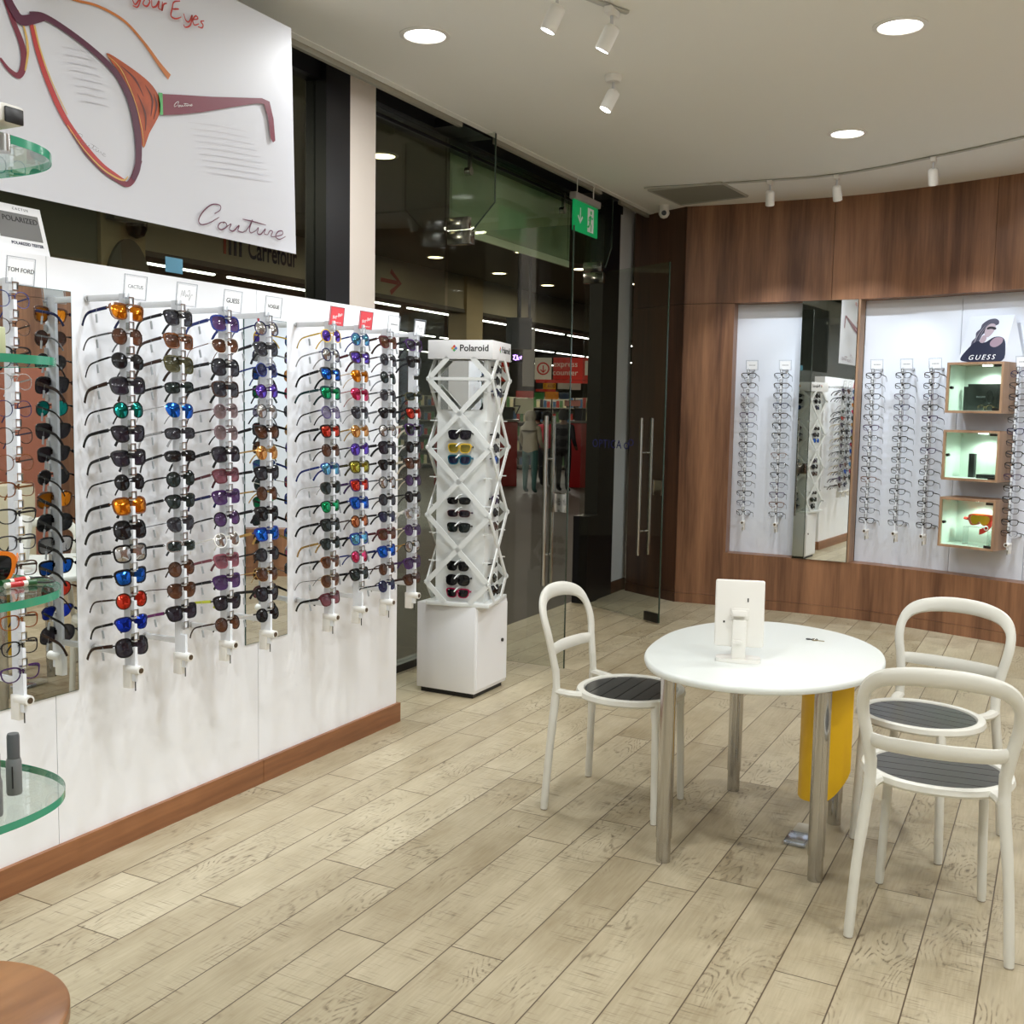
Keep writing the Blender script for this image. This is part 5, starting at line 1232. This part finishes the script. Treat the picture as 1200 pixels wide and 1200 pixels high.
# supermarket tubes
TG = emis('tube_glow', (1, .97, .88, 1), 9.0)
n_ = 0
for x in (-12.0, -16.0, -20.5):
    y = 10.6
    while y < 44:
        t = thing('tube_light', 'white linear tube light in the supermarket, %s row, about %d metres along' % ({-12.0: 'nearest', -16.0: 'middle', -20.5: 'farthest'}[x], int(y)), 'tube light', (x, y, 3.73), 0, 'supermarket tube lights')
        obj('tube', MB().box((x - .03, y, 3.72), (x + .03, y + 2.3, 3.745)), TG, t, world=True)
        obj('fixture', MB().box((x - .05, y - .02, 3.746), (x + .05, y + 2.32, 3.80)), pbr('fixture_dark', srgb(70, 62, 46), .6), t, world=True)
        n_ += 1
        y += 2.62
for x, y in ((-13, 14), (-14, 21), (-14, 28), (-18, 34)): area('market_lamp', (x, y, 3.6), 2.0, 200, (1, .95, .82), shape='SQUARE')
# hanging screen, grey hanging panel, purple sign
def facing(px, py, rng):
    c = at(px, py, rng); d = (EYE - c); d.z = 0; d.normalize(); U = Vector((-d.y, d.x, 0)); return c, U, d
def signboard(name, px0, py0, px1, py1, rng, mat, label, cat, th=.03, parent=None, group=None):
    c, U, d = facing((px0 + px1) / 2, (py0 + py1) / 2, rng)
    s = rng / FPX * 1.0
    dist = (c - EYE).length; w = (px1 - px0) * dist / FPX * .93; h = (py1 - py0) * dist / FPX * .97
    F = frame(c, U, (0, 0, 1))
    o = obj(name, MB().box((-w / 2, -h / 2, -th), (w / 2, h / 2, 0), F), mat)
    if parent is None: tag(o, label, cat, group)
    else: o.parent = parent
    return o, F, w, h
SCN, F, w, h = signboard('hanging_screen', 592, 372, 624, 409, 11, pbr('screen_black', srgb(14, 14, 18), .25), 'black hanging display screen in the mall seen above the tower', 'screen', .08)
obj('hanger_pole', MB().box((-.02, h / 2, -.05), (.02, h / 2 + 1.25, -.02), F), BLACK, SCN, world=False)
MBN, F, w, h = signboard('mall_banner', 612, 385, 627, 453, 15, pbr('panel_grey', srgb(116, 114, 112), .6), 'grey hanging banner beside the black screen in the mall', 'banner')
obj('hanger_pole', MB().box((-.02, h / 2, -.025), (.02, h / 2 + 1.1, -.005), F), BLACK, MBN)
pl_, F, w, h = signboard('neon_sign', 599, 413, 613, 425, 13, pbr('neon_box', srgb(30, 22, 40), .5), 'small glowing purple shop sign beyond the tower', 'neon sign')
g = MB(); Uw = (F @ Vector((1, 0, 0, 0))).xyz
for st in ([(-.05, .02), (-.02, .035), (-.045, -.02), (-.01, -.03)], [(-.0, .03), (.0, -.03), (.015, .0), (.02, -.03)], [(.03, .01), (.045, -.02), (.05, .02)]): g.ribbon(st, .014, F @ Vector((0, 0, .004)), Uw, BV)
obj('neon_script', g, emis('neon_purple', (.5, .25, 1, 1), 6), pl_)
# express counter sign
ESW = pbr('sign_cream', srgb(226, 220, 196), .5, emit=srgb(226, 220, 196), estr=.15); ESR = pbr('sign_red', srgb(186, 44, 30), .5, emit=srgb(186, 44, 30), estr=.2)
es = thing('counter_sign', 'red and white express counter sign above the supermarket tills', 'sign', at(658, 432, 23))
def on_sign(name, *a):
    o, F, w, h = signboard(name, *a, None, None, .03, es)
    o.matrix_parent_inverse = wm(es).inverted(); return o, F, w, h
_, Fa, wa, ha = on_sign('cream_panel', 626, 419, 647, 445, 23, ESW)
_, Fb, wb_, hb_ = on_sign('red_panel', 647, 419, 691, 445, 23, ESR)
on_sign('red_strip', 626, 445, 691, 449, 22.9, ESR)
g = MB().tube([Fa @ Vector((.12 * math.cos(a * PI / 12), .12 * math.sin(a * PI / 12), .012)) for a in range(24)], .016, 6, closed=True)
Ua = (Fa @ Vector((1, 0, 0, 0))).xyz; Oa = Fa @ Vector((0, 0, .012))
g.ribbon([(0, .07), (0, -.07)], .025, Oa, Ua, BV); g.ribbon([(-.055, -.02), (0, -.08), (.055, -.02)], .025, Oa, Ua, BV)
obj('arrow_roundel', g, ESR, es, world=True)
text('lettering', 'express', .17, ESW, es, Fb @ Matrix.Translation((-.12, .09, .004))); text('lettering', 'counter', .17, ESW, es, Fb @ Matrix.Translation((-.12, -.09, .004))); text('lettering', '1', .42, ESW, es, Fb @ Matrix.Translation((.33, .0, .004)), bold=.01)
_s2, F, w, h = signboard('counter_sign', 573, 424, 597, 447, 23.5, ESR, 'second red counter sign partly hidden behind the tower', 'sign')
text('lettering', 'express', .15, ESW, _s2, F @ Matrix.Translation((.0, .08, .004))); text('lettering', 'counter', .15, ESW, _s2, F @ Matrix.Translation((.0, -.09, .004)))
BRD = [((636, 449, 652, 456), (232, 168, 26), 'yellow price board reading 1,600 under the express sign', '1,600', (150, 40, 60)), ((653, 449, 668, 456), (214, 216, 190), 'cream promotion board with small coloured prints under the sign', None, None), ((669, 449, 681, 457), (206, 202, 176), 'cream board at the far end of the promotion row', None, None),
 ((626, 460, 638, 468), (60, 132, 62), 'green promotion board in the lower row', None, None), ((638, 459, 655, 468), (236, 150, 34), 'orange promotion board in the lower row', None, None), ((655, 460, 669, 468), (60, 76, 92), 'navy promotion board in the lower row', None, None), ((604, 458, 626, 466), (200, 70, 60), 'red bubble-shaped promotion board beyond the tower', None, None), ((603, 467, 626, 485), (196, 196, 160), 'cream till screen board with a number beyond the tower', '7', (60, 60, 60)), ((661, 469, 681, 476), (176, 120, 104), 'pinkish shelf poster beside the tills', None, None), ((627, 456, 652, 459), (196, 50, 40), 'thin red strip board under the yellow price board', None, None)]
for k, (px, c, lb, tx, tcx) in enumerate(BRD):
    o, F, w, h = signboard('promotion_board', *px, 23.6 + .05 * k, pbr('board_%d_%d_%d' % c, srgb(*c), .5, emit=srgb(*c), estr=.1), lb, 'board', .03, None, 'promotion boards in the supermarket')
    if tx: text('lettering', tx, h * .9, pbr('btxt_%d' % tcx[0], srgb(*tcx), .5), o, F @ Matrix.Translation((0 if tx != '7' else -.15, 0 if tx != '7' else -.1, .004)))
# checkout counters
CR = pbr('till_red', srgb(150, 22, 26), .4)
for k, (px, py, lb) in enumerate(((594, 566, 'red checkout counter glimpsed just past the tower'), (678, 560, 'red checkout counter near the black door frame'), (560, 566, 'red checkout counter hidden behind the sunglasses tower'), (520, 572, 'red checkout counter between the tower and the last rail'))):
    c, U, d = facing(px, py, 24); 
    t = thing('checkout_counter', lb, 'checkout counter', (c.x, c.y, 0), 0, 'red checkout counters')
    F = frame((c.x, c.y, 0), U, (0, 0, 1))
    obj('counter_body', MB().box((-.22, 0, -1.2), (.22, 1.45, 0), F, bevel=.01), CR, t, world=True)
    obj('counter_top', MB().box((-.25, 1.451, -1.25), (.25, 1.5, .04), F), pbr('till_grey', srgb(120, 118, 112), .4), t, world=True)
    obj('till_screen', MB().box((-.12, 1.5, -.3), (.12, 1.78, -.26), F), pbr('screen_dark', srgb(36, 40, 46), .3), t, world=True)
# gondola shelves behind the tills
SKM = pbr('shelf_grey', srgb(150, 146, 132), .5)
for k in range(9):
    px = 470 + k * 27
    c, U, d = facing(px, 520, 31); F = frame((c.x, c.y, 0), U, (0, 0, 1))
    t = thing('gondola_shelf', 'stocked supermarket shelf bay behind the tills, %s from the tower side' % ['first', 'second', 'third', 'fourth', 'fifth', 'sixth', 'seventh', 'eighth', 'ninth'][k], 'shelf', (c.x, c.y, 0), 0, 'supermarket shelf bays')
    b = MB().box((-.32, 0, -.5), (.32, 2.1, -.46), F)
    for q in range(5): b.box((-.32, .1 + q * .42, -.46), (.32, .13 + q * .42, -.02), F)
    obj('shelf_frame', b, SKM, t, world=True)
    for ci, col in enumerate(((170, 60, 50), (214, 200, 160), (70, 100, 130), (80, 120, 70), (60, 54, 50))):
        gd = MB()
        for q in range(5):
            for e in range(6):
                if (q * 7 + e * 3 + k * 2) % 5 == ci: gd.box((-.3 + e * .1, .132 + q * .42, -.4), (-.215 + e * .1, .132 + q * .42 + random.uniform(.16, .3), -.06), F)
        if gd.v:
            so = obj('stocked_goods', gd, pbr('goods_%d' % ci, srgb(*col), .5), t, world=True); so['kind'] = 'stuff'
# shoppers
def shopper(px, rng, cols, label, hgt, scarf):
    c = on_z(px, 486 + 1.7 / rng * FPX * .99, 0); c = at(px, 500, rng); c.z = 0
    d = (EYE - c); d.z = 0; ang = math.atan2(d.y, d.x) + PI / 2 + 2.6
    t = thing('shopper', label, 'person', c, ang, 'shoppers in the supermarket')
    s = hgt / 1.7
    V = [(0, 0, .95), (0, 0, 1.15), (0, 0, 1.35), (0, 0, 1.46), (0, 0, 1.53), (0, -.01, 1.62), (.1, 0, .88), (.11, 0, .5), (.11, .01, .09), (.11, -.1, .04), (-.1, 0, .88), (-.11, 0, .5), (-.11, .01, .09), (-.11, -.1, .04), (.19, 0, 1.38), (.24, 0, 1.12), (.22, -.14, .95), (.21, -.2, .9), (-.19, 0, 1.38), (-.24, 0, 1.12), (-.22, -.14, .95), (-.21, -.2, .9)]
    E_ = [(0, 1), (1, 2), (2, 3), (3, 4), (4, 5), (0, 6), (6, 7), (7, 8), (8, 9), (0, 10), (10, 11), (11, 12), (12, 13), (2, 14), (14, 15), (15, 16), (16, 17), (2, 18), (18, 19), (19, 20), (20, 21)]
    R = [.155, .15, .16, .07, .06, .1, .1, .07, .045, .04, .1, .07, .045, .04, .07, .05, .035, .03, .07, .05, .035, .03]
    me = bpy.data.meshes.new('body'); me.from_pydata([Vector(v) * s for v in V], E_, [])
    tmp = bpy.data.objects.new('body', me); COL.objects.link(tmp)
    tmp.modifiers.new('s', 'SKIN'); tmp.modifiers.new('d', 'SUBSURF').levels = 1
    for i, r in enumerate(R): me.skin_vertices[0].data[i].radius = (r * s, r * s * (.7 if i < 3 else 1))
    me.skin_vertices[0].data[0].use_root = True
    dg = bpy.context.evaluated_depsgraph_get(); dg.update(); m2 = bpy.data.meshes.new_from_object(tmp.evaluated_get(dg)); bpy.data.objects.remove(tmp)
    skin = pbr('skin_tone', srgb(120, 84, 64), .6)
    m2.materials.clear()
    for q in (skin, pbr('cloth_%d_%d' % cols[0][:2], srgb(*cols[0]), .8), pbr('cloth_%d_%d' % cols[1][:2], srgb(*cols[1]), .8)): m2.materials.append(q)
    for p in m2.polygons:
        z = p.center.z / s
        p.material_index = 0 if z > 1.45 or (abs(p.center.x) > .17 * s and z < .97 and z > .8) else (1 if z > .93 else 2); p.use_smooth = True
    obj('body', m2, None, t)
    hr = MB().lathe([(.02, 1.75 * s), (.08, 1.735 * s), (.118, 1.67 * s), (.12, 1.6 * s), (.1, 1.53 * s)] + ([(.15, 1.44 * s), (.2, 1.34 * s)] if scarf else [(.06, 1.52 * s)]), Matrix.Translation((0, .02, 0)), 16)
    obj('headscarf' if scarf else 'hair', hr, pbr('cloth_%d_%d' % cols[2][:2], srgb(*cols[2]), .8), t)
shopper(622, 22, ((176, 168, 150), (66, 110, 110), (170, 164, 150)), 'person in a pale headscarf and top standing in the supermarket', 1.66, True)
shopper(641, 24, ((180, 40, 60), (40, 40, 46), (24, 20, 20)), 'person in a red top at the supermarket tills', 1.66, False)
shopper(661, 22.5, ((34, 34, 40), (24, 24, 28), (20, 18, 18)), 'person in dark clothes at the supermarket tills', 1.7, False)
shopper(630, 26, ((24, 24, 28), (30, 30, 34), (18, 16, 16)), 'person in black behind the pale headscarf', 1.66, False)
# glass sticker, dome camera and oval plaque near the beige column
st = on_x(204, 311, GX + .0065)
tag(obj('blue_sticker', MB().box((GX + .0062, st.y - .055, st.z - .035), (GX + .0072, st.y + .055, st.z + .035)), pbr('sticker_cyan', srgb(110, 176, 206), .5)), 'small pale blue square sticker on the shopfront glass', 'sticker')
pq = MB(); q0 = on_x(150, 325, -8.95)
pq.prism([(q0.y + .34 * math.cos(a * PI / 16), q0.z - .35 + .75 * math.sin(a * PI / 16)) for a in range(32)], 0, .04, Matrix(((0, 0, 1, -8.959), (1, 0, 0, 0), (0, 1, 0, 0), (0, 0, 0, 1))))
tag(obj('oval_plaque', pq, pbr('plaque_grey', srgb(112, 110, 96), .6)), 'grey oval plaque hanging on the beige mall column', 'plaque')
dq = on_x(160, 265, -8.85)
dc = thing('dome_camera', 'black dome camera by the beige mall column', 'security camera', dq)
obj('dome', MB().lathe([(.01, -.13), (.08, -.1), (.11, -.03), (.11, .02)]), pbr('dome_black', srgb(20, 20, 22), .15), dc)
obj('dome_mount', MB().box((-.06, -.35, .021), (.06, .1, .09)), pbr('mount_grey', srgb(120, 116, 104), .5), dc)

# things seen only in the wide mirror
struct('column_4', MB().box((2.05, 6.45, 0), (2.45, 6.9, 2.05)), pbr('terracotta_panel', srgb(170, 108, 88), .6))
yb_ = thing('yellow_counter', 'yellow and cream counter seen only in the wide mirror', 'counter', (1.9, 5.6, 0))
obj('counter_front', MB().box((1.5, 5.7, .35), (2.6, 5.75, .8)), YM, yb_, world=True); obj('counter_body', MB().box((1.5, 5.751, 0), (2.6, 6.2, 1.0), bevel=.004), pbr('counter_cream', srgb(216, 208, 182), .5), yb_, world=True)

# ------------------------------------------------------------------ world and view
w_ = bpy.data.worlds.new('world'); SC.world = w_; w_.use_nodes = True
w_.node_tree.nodes['Background'].inputs[0].default_value = (.5, .52, .55, 1); w_.node_tree.nodes['Background'].inputs[1].default_value = .02
SC.view_settings.view_transform = 'Standard'; SC.view_settings.look = 'None'; SC.view_settings.exposure = 0.0; SC.view_settings.gamma = 1.0
try: SC.view_settings.use_curve_mapping = False
except Exception: pass
SC.cycles.use_denoising = True
SC.cycles.transparent_max_bounces = 32; SC.cycles.max_bounces = 10; SC.cycles.glossy_bounces = 6; SC.cycles.diffuse_bounces = 7
SC.cycles.caustics_reflective = False; SC.cycles.caustics_refractive = False
SC.cycles.sample_clamp_indirect = 6.0
